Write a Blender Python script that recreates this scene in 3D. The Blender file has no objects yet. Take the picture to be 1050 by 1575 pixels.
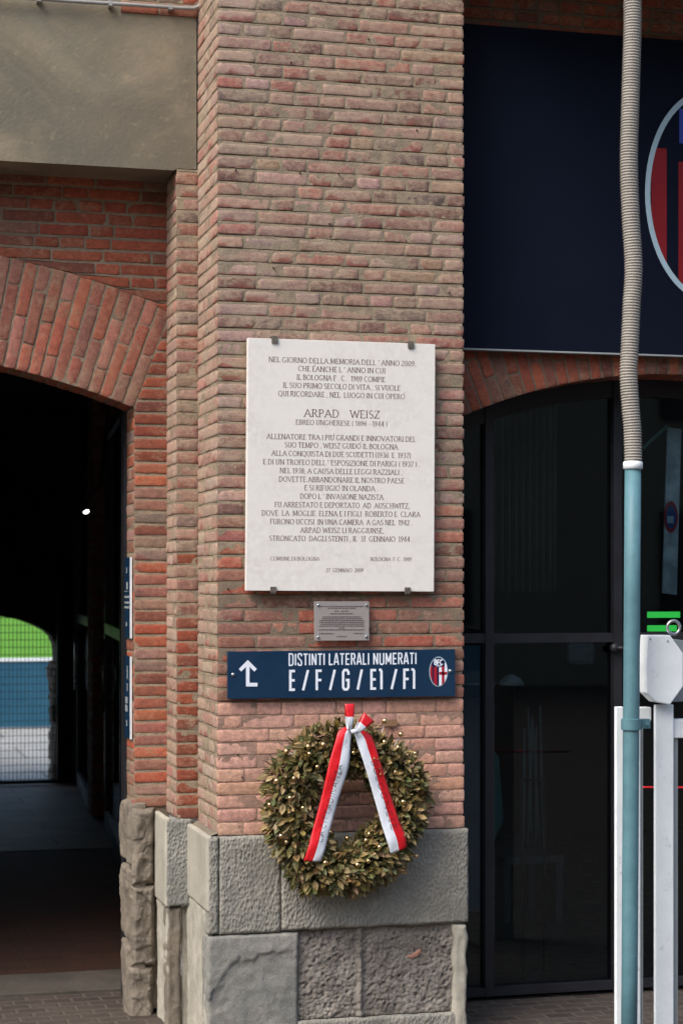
import bpy, math, random
from mathutils import Vector, noise
R = math.radians
random.seed(7)
sc = bpy.context.scene

# ------------------------------------------------------------------ camera
TH = R(14.7); FP = 2950.0; EYE = 1.88; D0 = 7.973
CAMP = Vector((-D0*math.sin(TH), -D0*math.cos(TH), EYE))
cam = bpy.data.cameras.new("camera"); camo = bpy.data.objects.new("camera", cam)
sc.collection.objects.link(camo); sc.camera = camo
camo.location = CAMP; camo.rotation_euler = (R(90), 0, -TH)
cam.sensor_fit = 'VERTICAL'; cam.sensor_height = 36; cam.sensor_width = 24
cam.lens = FP/1575*36; cam.shift_y = (905-787.5)/1575
cam.clip_start = .1; cam.clip_end = 1000
cam.dof.use_dof = True; cam.dof.focus_distance = 7.95; cam.dof.aperture_fstop = 4.0

# ------------------------------------------------------------------ light
W = bpy.data.worlds.new("World"); sc.world = W; W.use_nodes = True
nt = W.node_tree; bg = nt.nodes["Background"]
sky = nt.nodes.new("ShaderNodeTexSky"); sky.sky_type = 'NISHITA'; sky.sun_disc = False
sky.sun_elevation = R(50); sky.sun_rotation = R(-124); sky.dust_density = 2.8; sky.air_density = 1; sky.ozone_density = .6
nt.links.new(sky.outputs[0], bg.inputs[0]); bg.inputs[1].default_value = .10
sun = bpy.data.lights.new("sun", 'SUN'); sun.energy = .9; sun.angle = R(35); sun.color = (1, .97, .935)
suno = bpy.data.objects.new("sun", sun); sc.collection.objects.link(suno)
_d = Vector((math.sin(R(-124))*math.cos(R(50)), math.cos(R(-124))*math.cos(R(50)), math.sin(R(50))))
suno.rotation_euler = _d.to_track_quat('Z', 'Y').to_euler()
sc.view_settings.view_transform = 'Standard'; sc.view_settings.look = 'None'
sc.view_settings.exposure = 1.58; sc.view_settings.gamma = 1

# ------------------------------------------------------------------ helpers
def P(px, py, Y):
    "point of the plane y = Y seen at that place of the photograph (1050 x 1575)"
    u = px-525; v = 905-py
    d = Vector((math.sin(TH)*FP+math.cos(TH)*u, math.cos(TH)*FP-math.sin(TH)*u, v))
    return CAMP + d*((Y-CAMP.y)/d.y)
def X(px, Y): return P(px, 905, Y).x
def Z(px, py, Y): return P(px, py, Y).z
def s2l(c):
    c /= 255.0
    return c/12.92 if c <= .04045 else ((c+.055)/1.055)**2.4
def rgb(r, g, b, k=1.0): return (s2l(r)*k, s2l(g)*k, s2l(b)*k)
def nz(x, y, z=0.0): return noise.noise(Vector((x, y, z)))
def fbm(x, y, z=0.0, o=4): return noise.fractal(Vector((x, y, z)), 1.0, 2.0, o)
def sm(a, b, x):
    t = min(1, max(0, (x-a)/(b-a))); return t*t*(3-2*t)

class MB:
    def __init__(s): s.v = []; s.f = []; s.c = []; s.w = []; s.m = []; s.cur = (1, 1, 1); s.wx = 0.0; s.mi = 0
    def vert(s, p, w=None):
        s.v.append(tuple(p)); s.c.append(s.cur); s.w.append(s.wx if w is None else w); return len(s.v)-1
    def face(s, ids): s.f.append(tuple(ids)); s.m.append(s.mi)
    def poly(s, pts): s.face([s.vert(p) for p in pts])
    def box(s, a, b):
        x0, y0, z0 = a; x1, y1, z1 = b
        i = [s.vert(p) for p in ((x0,y0,z0),(x1,y0,z0),(x1,y1,z0),(x0,y1,z0),(x0,y0,z1),(x1,y0,z1),(x1,y1,z1),(x0,y1,z1))]
        for q in ((3,2,1,0),(4,5,6,7),(0,1,5,4),(1,2,6,5),(2,3,7,6),(3,0,4,7)): s.face([i[k] for k in q])
        return s
    def obox(s, c, ux, uy, uz, hx, hy, hz):
        c = Vector(c); i = []
        for k in ((-1,-1,-1),(1,-1,-1),(1,1,-1),(-1,1,-1),(-1,-1,1),(1,-1,1),(1,1,1),(-1,1,1)):
            i.append(s.vert(c+ux*(hx*k[0])+uy*(hy*k[1])+uz*(hz*k[2])))
        for q in ((3,2,1,0),(4,5,6,7),(0,1,5,4),(1,2,6,5),(2,3,7,6),(3,0,4,7)): s.face([i[k] for k in q])
    def prism(s, pts, d):
        "closed outline pushed along the vector d"
        n = len(pts); a = [s.vert(p) for p in pts]; b = [s.vert(Vector(p)+d) for p in pts]
        s.face(a); s.face(b[::-1])
        for k in range(n): s.face((a[k], b[k], b[(k+1)%n], a[(k+1)%n]))
    def tube(s, pts, rad, n=12, cap=True):
        pts = [Vector(p) for p in pts]; rings = []; prev = None
        for k, p in enumerate(pts):
            t = (pts[min(k+1, len(pts)-1)]-pts[max(k-1, 0)]).normalized()
            if prev is None:
                a = Vector((0, 1, 0)) if abs(t.y) < .9 else Vector((1, 0, 0)); ux = t.cross(a).normalized()
            else: ux = (prev-t*prev.dot(t)).normalized()
            prev = ux; uy = t.cross(ux); r = rad[k] if hasattr(rad, '__len__') else rad
            rings.append([s.vert(p+ux*(r*math.cos(2*math.pi*j/n))+uy*(r*math.sin(2*math.pi*j/n))) for j in range(n)])
        for a, b in zip(rings, rings[1:]):
            for j in range(n): s.face((a[j], a[(j+1)%n], b[(j+1)%n], b[j]))
        if cap: s.face(rings[0][::-1]); s.face(rings[-1])
    def grid(s, rows):
        ids = [[s.vert(p) for p in r] for r in rows]
        for a, b in zip(ids, ids[1:]):
            for j in range(len(a)-1): s.face((a[j], a[j+1], b[j+1], b[j]))
        return ids
    def build(s, name, mats, parent=None, smooth=False, bevel=0):
        me = bpy.data.meshes.new(name); me.from_pydata(s.v, [], s.f)
        if not isinstance(mats, (list, tuple)): mats = [mats]
        for m in mats: me.materials.append(m)
        a = me.color_attributes.new('bc', 'FLOAT_COLOR', 'POINT')
        a.data.foreach_set('color', [x for c in s.c for x in (c[0], c[1], c[2], 1)])
        w = me.attributes.new('wx', 'FLOAT', 'POINT'); w.data.foreach_set('value', s.w)
        me.polygons.foreach_set('material_index', s.m)
        if smooth: me.polygons.foreach_set('use_smooth', [True]*len(me.polygons))
        me.validate(); me.update()
        o = bpy.data.objects.new(name, me); sc.collection.objects.link(o)
        if parent:
            o.parent = parent; p = parent; off = Vector()
            while p: off += p.location; p = p.parent
            o.location = -off
        if bevel:
            b = o.modifiers.new('bevel', 'BEVEL'); b.width = bevel; b.segments = 2; b.limit_method = 'ANGLE'
        return o

def tag(o, label=None, cat=None, group=None, kind=None):
    if label: o['label'] = label
    if cat: o['category'] = cat
    if group: o['group'] = group
    if kind: o['kind'] = kind
    return o
def empty(name, loc, label, cat, group=None):
    o = bpy.data.objects.new(name, None); sc.collection.objects.link(o); o.location = loc; o.empty_display_size = .1
    return tag(o, label, cat, group)

# ------------------------------------------------------------------ materials
class NT:
    def __init__(s, name):
        s.m = bpy.data.materials.new(name); s.m.use_nodes = True; s.t = s.m.node_tree; s.b = s.t.nodes["Principled BSDF"]
        s.tc = s.n("ShaderNodeTexCoord").outputs['Object']
    def n(s, t, **k):
        o = s.t.nodes.new(t)
        for a, v in k.items(): setattr(o, a, v)
        return o
    def put(s, sock, v):
        if isinstance(v, bpy.types.NodeSocket): s.t.links.new(v, sock)
        elif isinstance(v, tuple) and len(v) == 3 and sock.type == 'RGBA': sock.default_value = (*v, 1)
        else: sock.default_value = v
    def noise(s, scale, detail=5, rough=.6, vec=None, dist=0):
        o = s.n("ShaderNodeTexNoise"); s.put(o.inputs['Vector'], vec or s.tc)
        o.inputs['Scale'].default_value = scale; o.inputs['Detail'].default_value = detail; o.inputs['Roughness'].default_value = rough
        o.inputs['Distortion'].default_value = dist
        return o.outputs['Fac']
    def scaled(s, v):
        o = s.n("ShaderNodeMapping"); s.put(o.inputs['Vector'], s.tc); o.inputs['Scale'].default_value = v; return o.outputs[0]
    def attr(s, n, out='Color'): return s.n("ShaderNodeAttribute", attribute_name=n).outputs[out]
    def rng(s, v, a, b, c=0., d=1.):
        o = s.n("ShaderNodeMapRange"); o.interpolation_type = 'SMOOTHSTEP'
        s.put(o.inputs[0], v); o.inputs[1].default_value = a; o.inputs[2].default_value = b; o.inputs[3].default_value = c; o.inputs[4].default_value = d
        return o.outputs[0]
    def math(s, op, a, b=0.):
        o = s.n("ShaderNodeMath", operation=op); s.put(o.inputs[0], a); s.put(o.inputs[1], b); return o.outputs[0]
    def mix(s, f, a, b, mode='MIX'):
        o = s.n("ShaderNodeMix", data_type='RGBA', blend_type=mode); s.put(o.inputs[0], f); s.put(o.inputs[6], a); s.put(o.inputs[7], b); return o.outputs[2]
    def bump(s, h, dist=.002, st=1.):
        o = s.n("ShaderNodeBump"); o.inputs['Strength'].default_value = st; o.inputs['Distance'].default_value = dist
        s.put(o.inputs['Height'], h); s.t.links.new(o.outputs[0], s.b.inputs['Normal'])
    def out(s, col=None, rough=.8, spec=.3, metal=0.):
        if col is not None: s.put(s.b.inputs['Base Color'], col)
        s.put(s.b.inputs['Roughness'], rough); s.put(s.b.inputs['Specular IOR Level'], spec); s.put(s.b.inputs['Metallic'], metal)
        return s.m

def mat_brick(name, mortar):
    t = NT(name); bc = t.attr('bc'); wx = t.attr('wx', 'Fac')
    n1 = t.noise(11, 8, .65); n2 = t.noise(42, 7, .7); n3 = t.noise(150, 4, .6)
    st = t.noise(1.0, 6, .62, t.scaled((26, 26, 60)), 1.2)
    c = t.mix(t.rng(n2, .3, .75), t.mix(.45, bc, (.03, .022, .02)), bc)          # darker blotches inside the brick
    c = t.mix(t.math('MULTIPLY', t.math('MULTIPLY', t.rng(st, .45, .68), t.rng(wx, -.5, .1)), .32), c, t.mix(.5, bc, (.42, .14, .10)))   # fresher red where the face has flaked
    # mortar wash and bloom over the face: stronger where wx is high
    k = t.math('ADD', t.math('MULTIPLY', wx, .24), t.math('MULTIPLY', t.math('SUBTRACT', n1, .5), 1.1))
    k = t.math('ADD', k, t.math('MULTIPLY', t.math('SUBTRACT', st, .5), .9))
    k = t.math('ADD', k, t.math('MULTIPLY', t.math('SUBTRACT', n2, .5), .7))
    c = t.mix(t.math('MULTIPLY', t.rng(k, .0, .55, 0., .75), t.rng(wx, -1.3, -.5)), c, mortar)
    c = t.mix(t.math('MULTIPLY', t.rng(n2, .6, .8), t.rng(n1, .45, .65, 0, .42)), c, (.50, .42, .38))
    c = t.mix(t.math('MULTIPLY', t.rng(t.noise(6, 6, .7), .57, .72), t.rng(wx, -1.4, -.5, .06, .45)), c, (.085, .075, .07))
    c = t.mix(t.rng(n3, .3, .75, .24, 0), c, (.07, .06, .05))
    t.bump(t.math('ADD', t.math('MULTIPLY', n2, .7), t.math('MULTIPLY', n3, 1.2)), .0024, .9)
    return t.out(c, .9, .2)
def mat_mortar(name, col):
    t = NT(name); bc = t.attr('bc'); n1 = t.noise(14, 7, .7); n2 = t.noise(110, 6, .7)
    c = t.mix(.2, bc, col)
    c = t.mix(t.rng(n1, .35, .7, .45, 0), c, (.10, .09, .075)); c = t.mix(t.rng(n2, .3, .7, .4, 0), c, (.07, .06, .05))
    t.bump(n2, .004); return t.out(c, .95, .15)
def mat_stone(name, col, dark, light, bumpd=.003, s=1., tool=0):
    t = NT(name); n1 = t.noise(3.5*s, 8, .62, None, .6); n2 = t.noise(24*s, 8, .7); n3 = t.noise(170*s, 5, .7)
    st = t.noise(1, 7, .6, t.scaled((9, 9, 1.6)))
    c = t.mix(t.rng(n1, .3, .7), dark, col); c = t.mix(t.rng(n2, .52, .75, 0, .55), c, light)
    c = t.mix(t.rng(st, .52, .7, 0, .45), c, dark); c = t.mix(t.rng(n3, .28, .6, .4, 0), c, tuple(x*.45 for x in dark))
    h = t.math('ADD', n2, t.math('MULTIPLY', n3, .8))
    if tool:
        v = t.n("ShaderNodeTexVoronoi", feature='SMOOTH_F1'); t.put(v.inputs['Vector'], t.scaled((1.25, 1, .8))); v.inputs['Scale'].default_value = tool; v.inputs['Smoothness'].default_value = .4
        v2 = t.math('MULTIPLY', v.outputs['Distance'], t.rng(n1, .25, .6, .35, 1.9)); h = t.math('ADD', t.math('MULTIPLY', h, .3), v2)
        c = t.mix(t.rng(v.outputs['Distance'], .0, .35, .3, 0), c, tuple(x*.65 for x in dark))
    t.bump(h, bumpd); return t.out(c, .9, .2)
def mat_plain(name, col, rough=.5, spec=.4, metal=0., var=.12, bump=0., s=8., dirt=None):
    t = NT(name); n = t.noise(s, 6, .65)
    c = t.mix(t.rng(n, .3, .7), tuple(x*(1-var) for x in col), tuple(min(1, x*(1+var)) for x in col))
    if dirt: c = t.mix(t.rng(t.noise(s*3, 8, .75), .56, .74, 0, .7), c, dirt)
    if bump: t.bump(t.noise(s*12, 4), bump)
    rr = t.rng(t.noise(s*2, 5), .3, .7, max(0, rough-.08), rough+.08)
    return t.out(c, rr, spec, metal)
def mat_emit(name, col, st):
    t = NT(name); t.b.inputs['Emission Color'].default_value = (*col, 1); t.b.inputs['Emission Strength'].default_value = st
    return t.out(col, .5)

MORT = rgb(174, 156, 130)
BRICK = mat_brick('weathered_brick', rgb(176, 157, 133))
BRICKIN = mat_brick('red_brick', rgb(150, 128, 104))
MORTAR = mat_mortar('lime_mortar', MORT)
STONE = mat_stone('grey_sandstone', rgb(156, 152, 141), rgb(126, 124, 115), rgb(174, 169, 155), .0032, 1, 72)
STONEB = mat_stone('blue_grey_sandstone', rgb(156, 153, 144), rgb(124, 125, 120), rgb(178, 171, 154), .005)
STONEBH = mat_stone('tooled_blue_grey_sandstone', rgb(152, 151, 143), rgb(124, 125, 119), rgb(172, 167, 152), .0038, 1, 80)
STONEL = mat_stone('pale_rendered_stone', rgb(182, 176, 160), rgb(160, 155, 142), rgb(196, 191, 176), .001)
STONEW = mat_stone('brown_sandstone', rgb(148, 137, 121), rgb(112, 104, 94), rgb(172, 161, 142), .006)
RUBBLE = mat_stone('rough_rubble_concrete', rgb(160, 152, 142), rgb(116, 110, 102), rgb(182, 174, 162), .004, 3.4)
PATCH = mat_plain('exposed_brick_chip', rgb(178, 132, 112), .9, .2, 0, .2, .003, 30)
MARBLE = (lambda t: (t.bump(t.noise(140, 3), .0003), t.out(t.mix(t.rng(t.noise(3, 9, .7, None, 1.5), .35, .7), rgb(226, 222, 214), t.mix(t.rng(t.noise(40, 6), .4, .7), rgb(216, 211, 202), rgb(229, 226, 219))), .55, .35))[1])(NT('white_marble'))
INK = mat_plain('dark_red_brown_paint', rgb(112, 88, 84), .7, .2, 0, .25, 0, 60)
CLIP = mat_plain('bronze_clip', rgb(112, 104, 94), .5, .5, .6, .2, .001, 60)
NAVY = mat_plain('navy_panel', rgb(17, 46, 72), .38, .4, 0, .06, 0, 3)
WHITEP = mat_plain('white_print', rgb(226, 232, 240), .5, .3, 0, .03)
REDP = mat_plain('crest_red', rgb(165, 30, 46), .45, .3, 0, .06)
CNAVY = mat_plain('crest_navy', rgb(18, 30, 66), .45, .3, 0, .06)
STEEL = mat_plain('steel', rgb(190, 190, 190), .3, .5, .9, .1)
BANNER = mat_plain('navy_banner', rgb(11, 18, 34), .6, .12, 0, .08, .0006, 1.2)
BRED = mat_plain('banner_red', rgb(128, 20, 26), .5, .3, 0, .06)
BPALE = mat_plain('banner_pale_blue', rgb(168, 192, 202), .5, .3, 0, .04)
BBLUE = mat_plain('banner_blue', rgb(48, 66, 150), .5, .3)
BLACKM = mat_plain('black_aluminium', rgb(38, 38, 42), .42, .4, 0, .15, 0, 5)
TEAL = mat_plain('teal_painted_pipe', rgb(84, 122, 130), .48, .35, 0, .1, .0008, 14, rgb(112, 142, 148))
HOSE = mat_plain('grey_corrugated_plastic', rgb(150, 144, 134), .55, .35, 0, .08, 0, 10, rgb(140, 134, 122))
WHITEM = mat_plain('white_painted_steel', rgb(226, 231, 231), .45, .4, 0, .05, .0006, 6, rgb(168, 172, 170))
GREYM = mat_plain('grey_and_shaded_steel', rgb(150, 156, 156), .5, .35, 0, .06)  # grey paint, also the shaded sides of the white barrier
PVC = mat_plain('grey_pvc', rgb(150, 150, 146), .5, .4, 0, .1)
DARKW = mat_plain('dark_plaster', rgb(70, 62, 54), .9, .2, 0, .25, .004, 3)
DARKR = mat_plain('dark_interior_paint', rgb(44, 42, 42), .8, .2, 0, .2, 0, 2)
CONC = (lambda t: (t.bump(t.math('ADD', t.noise(60, 6), t.noise(9, 5)), .002),
    t.out(t.mix(t.rng(t.noise(26, 7, .7), .56, .76, 0, .5), t.mix(t.rng(t.noise(1.4, 7, .65, None, .8), .34, .66), rgb(110, 104, 90), t.mix(t.rng(t.noise(3.2, 7, .6), .4, .66), rgb(148, 136, 112), rgb(128, 122, 106))), rgb(164, 150, 124)), .85, .25))[1])(NT('grey_render'))
def mat_paving(name, c1, c2, mort, sc_, bw, rw, rough, bd=.003, ms=.03, spec=.3):
    t = NT(name); b = t.n("ShaderNodeTexBrick"); b.offset = .5
    t.put(b.inputs['Vector'], t.mix(.012, t.tc, t.n("ShaderNodeTexNoise").outputs['Color'])); b.inputs['Scale'].default_value = sc_
    t.put(b.inputs['Color1'], c1); t.put(b.inputs['Color2'], c2); t.put(b.inputs['Mortar'], mort)
    b.inputs['Brick Width'].default_value = bw; b.inputs['Row Height'].default_value = rw; b.inputs['Mortar Size'].default_value = ms; b.inputs['Mortar Smooth'].default_value = .3
    c = t.mix(t.rng(t.noise(2.2, 7, .65), .35, .7, .0, .45), b.outputs['Color'], mort)
    c = t.mix(t.rng(t.noise(30, 6, .7), .4, .75, 0, .35), c, tuple(x*.5 for x in c1))
    t.bump(t.math('SUBTRACT', t.noise(40, 5), b.outputs['Fac']), bd); return t.out(c, rough, spec)
PAVE = mat_paving('porphyry_setts', rgb(58, 49, 45), rgb(78, 68, 62), rgb(92, 84, 75), 1, .13, .085, .75, .005, .009)
TILE = mat_paving('brown_floor_tiles', rgb(74, 50, 40), rgb(60, 43, 36), rgb(58, 48, 42), 1, .2, .1, .75, .002, .006, .1)
SILL = mat_stone('grey_step_stone', rgb(92, 85, 77), rgb(72, 67, 61), rgb(104, 97, 89), .002)
GRASS = mat_plain('pitch_turf', rgb(84, 132, 40), .9, .1, 0, .2, .02, 1.5)
BOARDB = mat_plain('blue_board', rgb(46, 92, 114), .5, .3, 0, .12, 0, 1.0)
APRON = mat_paving('pale_concrete_slabs', rgb(160, 160, 154), rgb(150, 150, 145), rgb(112, 112, 108), 1, 2.2, 1.5, .8, .002, .02)
def mat_glass(name, tint, refl):
    t = NT(name); t.t.nodes.remove(t.b); o = t.t.nodes["Material Output"]
    tr = t.n("ShaderNodeBsdfTransparent"); tr.inputs[0].default_value = (*tint, 1)
    gl = t.n("ShaderNodeBsdfGlossy"); gl.inputs[0].default_value = (.9, .95, 1, 1); gl.inputs['Roughness'].default_value = .02
    fr = t.n("ShaderNodeFresnel"); fr.inputs[0].default_value = 1.45
    mx = t.n("ShaderNodeMixShader"); t.t.links.new(t.math('MULTIPLY', fr.outputs[0], refl), mx.inputs[0])
    t.t.links.new(tr.outputs[0], mx.inputs[1]); t.t.links.new(gl.outputs[0], mx.inputs[2]); t.t.links.new(mx.outputs[0], o.inputs[0])
    return t.m
GLASS = mat_glass('tinted_glass', (.72, .8, .8), 1.0)
def mat_acrylic():
    t = NT('frosted_acrylic'); t.t.nodes.remove(t.b); o = t.t.nodes["Material Output"]
    d = t.n("ShaderNodeBsdfPrincipled"); d.inputs['Base Color'].default_value = (*rgb(168, 162, 158), 1); d.inputs['Roughness'].default_value = .35
    tr = t.n("ShaderNodeBsdfTransparent"); tr.inputs[0].default_value = (.9, .9, .9, 1)
    mx = t.n("ShaderNodeMixShader"); mx.inputs[0].default_value = .74
    t.t.links.new(tr.outputs[0], mx.inputs[1]); t.t.links.new(d.outputs[0], mx.inputs[2]); t.t.links.new(mx.outputs[0], o.inputs[0]); return t.m
ACRYL = mat_acrylic()
def mat_leaf():
    t = NT('dried_laurel_leaf'); bc = t.attr('bc'); n = t.noise(70, 5, .6)
    c = t.mix(t.rng(n, .3, .7, .45, 0), bc, (.035, .03, .01))
    return t.out(c, .5, .35)
LEAF = mat_leaf()
GOLD = mat_plain('gold_bead', rgb(226, 192, 140), .2, .5, 1.0, .05)
RIBR = mat_plain('red_satin', rgb(205, 24, 34), .35, .5, 0, .06, 0, 30)
RIBW = mat_plain('white_satin', rgb(214, 220, 228), .35, .5, 0, .04, 0, 30)
BLACKI = mat_plain('black_print', rgb(40, 40, 46), .6, .2)

# ------------------------------------------------------------------ brickwork
EX = Vector((1, 0, 0)); EY = Vector((0, 1, 0)); EZ = Vector((0, 0, 1))
def brick(mb, c00, c10, c11, c01, N, col, wx, rough=.0011, rnd=.0010, dep=.02, out=0., lowres=False):
    c00, c10, c11, c01 = map(Vector, (c00, c10, c11, c01))
    w = ((c10-c00).length+(c11-c01).length)/2; h = ((c01-c00).length+(c11-c10).length)/2
    if w < .006 or h < .006: return
    e = .0024
    def ticks(L, st):
        n = max(1, int(round((L-2*e)/st))); return [0.]+[e/L+(1-2*e/L)*k/n for k in range(n+1)]+[1.]
    S = ticks(w, .05 if lowres else .017); T = ticks(h, .03 if lowres else .014)
    sd = random.uniform(0, 100); tilt = random.uniform(-.0012, .0012); tl2 = random.uniform(-.001, .001); base = random.uniform(-.0011, .0011)+out
    chip = [random.random() < .12 for _ in range(4)]
    redden = wx > .45 and random.random() < .45
    ids = []; mb.cur = col; mb.wx = wx; nS = len(S); nT = len(T)
    for j, tt in enumerate(T):
        row = []
        for i, s in enumerate(S):
            p = (c00*(1-s)+c10*s)*(1-tt)+(c01*(1-s)+c11*s)*tt
            q = p*38; o = base+tilt*(s-.5)*2+tl2*(tt-.5)*2+rough*noise.noise(q+Vector((sd, 0, 0)))
            bi = i in (0, nS-1); bj = j in (0, nT-1)
            jit = p*55
            if bi or bj:
                o -= rnd*(1+.8*noise.noise(jit+Vector((0, sd, 0))))
                if bi and bj: o -= rnd*.8; p = p+((c10-c00).normalized()*(.0028 if i == 0 else -.0028))+((c01-c00).normalized()*(.002 if j == 0 else -.002))
                # ragged arrises
                if bj: p = p+(c01-c00).normalized()*(.0022*noise.noise(jit+Vector((5, 5, sd))))
                if bi: p = p+(c10-c00).normalized()*(.0022*noise.noise(jit+Vector((9, sd, 5))))
            ci = (0 if s < .5 else 1)+(0 if tt < .5 else 2)
            if chip[ci]:
                d = math.hypot((s if s < .5 else 1-s)*w, (tt if tt < .5 else 1-tt)*h)
                if d < .018: o -= .006*(1-d/.018)
            f = 0
            if redden and tt < .5: f = sm(-.05, .25, noise.noise(Vector((p.x*16+p.y*16, p.z*16, sd)))+(.5-tt)*1.0-.42)*.8
            mb.cur = tuple(col[q_]*(1-f)+(.37, .13, .095)[q_]*f for q_ in range(3))
            row.append(mb.vert(p+N*o, wx*(1-f)-f*.9))
        ids.append(row)
    mb.cur = col
    for a, b in zip(ids, ids[1:]):
        for i in range(nS-1): mb.face((a[i], a[i+1], b[i+1], b[i]))
    ring = [ids[0][i] for i in range(nS)]+[ids[j][-1] for j in range(1, nT)]+[ids[-1][i] for i in range(nS-2, -1, -1)]+[ids[j][0] for j in range(nT-2, 0, -1)]
    back = [mb.vert(Vector(mb.v[k])-N*dep) for k in ring]
    n = len(ring)
    for k in range(n): mb.face((ring[k], back[k], back[(k+1)%n], ring[(k+1)%n]))

def vary(c, a=.16, m=1.):
    k = random.uniform(1-a, 1+a)*m; return tuple(max(0, x*k*random.uniform(.95, 1.05)) for x in c)
UP = [(rgb(160, 115, 102), 5), (rgb(150, 112, 99), 4), (rgb(156, 122, 110), 4), (rgb(128, 96, 86), 3), (rgb(116, 84, 76), 2), (rgb(158, 98, 87), 3),
      (rgb(152, 124, 119), 2), (rgb(172, 140, 128), 3), (rgb(106, 88, 84), 1), (rgb(152, 124, 100), 2)]
MID = [(rgb(168, 108, 88), 4), (rgb(172, 94, 74), 4), (rgb(146, 100, 84), 4), (rgb(152, 112, 96), 3), (rgb(130, 90, 76), 2), (rgb(176, 108, 88), 2)]
LOW = [(rgb(198, 152, 131), 5), (rgb(194, 149, 129), 4), (rgb(194, 146, 124), 3), (rgb(186, 142, 126), 1)]
RED = [(rgb(168, 86, 60), 5), (rgb(160, 80, 58), 4), (rgb(148, 86, 66), 3), (rgb(174, 96, 68), 3), (rgb(132, 78, 62), 2), (rgb(146, 102, 84), 2)]
ARCH = [(rgb(152, 90, 74), 5), (rgb(144, 88, 74), 4), (rgb(160, 102, 88), 3), (rgb(164, 92, 70), 3), (rgb(136, 92, 78), 3), (rgb(150, 112, 96), 2)]
SIDE = [(rgb(172, 142, 126), 4), (rgb(166, 130, 116), 4), (rgb(176, 152, 136), 3), (rgb(170, 118, 106), 2), (rgb(150, 128, 112), 2)]
PALE = [(rgb(150, 112, 98), 4), (rgb(158, 122, 108), 3), (rgb(146, 98, 84), 3), (rgb(140, 116, 100), 3), (rgb(160, 100, 86), 2), (rgb(126, 106, 96), 2)]
def pick(pal): return vary(random.choices([c for c, _ in pal], [w for _, w in pal])[0], .07 if pal is LOW else .15, 1.52 if pal is LOW else .95 if pal is RED else 1.36)

def course_cuts(x0, x1, k, L=.222, S=.108):
    if x1-x0 < .16: return [x0, x1]
    xs = [x0]; first = [S, L*.74, S*1.5, L][k % 4] if k is not None else L
    x = x0+first*random.uniform(.96, 1.04)
    while x < x1-.05:
        xs.append(x); x += (L if random.random() < .42 else S)*random.uniform(.95, 1.05)
    if len(xs) > 1 and x1-xs[-1] < .06: xs.pop()
    return xs+[x1]

CH = .0546
def wall_face(mb, mm, O, U, N, x0, x1, z0, z1, pal, wxf, lo=None, hi=None, joint=.0088, mrec=.0014, lowres=False, ch=CH, phase=0., rough=.0011, rnd=.0010, mcol=None, gapf=None, ragged=False):
    """courses of bricks on the plane O + U*x + Z*z; lo(z), hi(z) bound each course"""
    z = z0; k = int(phase); jf = joint
    while z < z1-.01:
        zt = min(z+ch, z1); joint = jf(z) if callable(jf) else jf; a0 = lo(z) if lo else x0; a1 = lo(zt) if lo else x0; b0 = hi(z) if hi else x1; b1 = hi(zt) if hi else x1
        zb = z+joint/2+random.uniform(-.0012, .0012); zu = zt-joint/2+random.uniform(-.0012, .0012)
        am = (a0+a1)/2; bm = (b0+b1)/2
        if bm-am > .012:
            xs = course_cuts(am, bm, k); g = joint*.5
            for i in range(len(xs)-1):
                l0 = l1 = xs[i]+g*random.uniform(.5, 1.2); r0 = r1 = xs[i+1]-g*random.uniform(.5, 1.2)
                if i == 0: l0, l1 = a0+.001, a1+.001
                if i == len(xs)-2: r_ = random.uniform(-.0025, .003) if ragged else .001; r0, r1 = b0-r_, b1-r_
                q = lambda x, zz: O+U*x+EZ*zz
                p_ = pal(z) if callable(pal) else pal
                jl = random.uniform(-.0015, .0015); jr = random.uniform(-.0015, .0015)
                brick(mb, q(l0, zb+jl), q(r0, zb+jr), q(r1, zu+jr), q(l1, zu+jl), N, pick(p_), wxf(z)+random.uniform(-.35, .35), rough, rnd, lowres=lowres)
            # mortar: nearly flush behind the course, raked back under the course above
            mm.cur = mcol(z) if mcol else MORT
            n = max(1, int((bm-am)/.02)); rows = []
            for zz, rec, f in ((z+joint*.5, mrec, 0), (zt-joint*.5, mrec*.7, 0), (zt+joint*.2, mrec, 1), (zt+joint*.27, None, 1), (zt+joint*.5, None, 1), (zt+joint*.5, mrec, 2)):
                row = []
                for i in range(n+1):
                    s = i/n; xx = (a0 if f == 0 else a1)*(1-s)+((b0 if f == 0 else b1)-(.007 if ragged else 0))*s
                    r_ = rec if rec is not None else .0022+max(0, .011*(gapf(zz) if gapf else 1)*(.38+1.4*nz(xx*7+U.y*31, round(zt/ch)*7.7, O.x*3)))
                    r_ += .0009*nz(xx*60, zz*60, 3.3)
                    row.append(O+U*xx+EZ*(zz+.0012*nz(xx*30, zz*50, 7))-N*r_)
                rows.append(row)
            mm.grid(rows)
        z = zt; k += 1

# levels
Y1 = .4445; Y2 = .705; YJ = Y2+.23
XL = X(335, 0); XR = X(713, 0); ZB = Z(335, 1286, 0); ZT = 5.2
def pier_pal(z):
    if z < 1.40: return LOW
    t = sm(1.5, 2.55, z)+random.uniform(-.25, .25)
    return UP if t > .55 else MID
def pier_wx(z):
    if z < 1.40: return -1.7
    return .35+.75*sm(1.75, 2.7, z)
def pier_mc(z): return rgb(196, 152, 132) if z < 1.40 else (rgb(150, 128, 106) if z < 1.95 else MORT)

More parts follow.
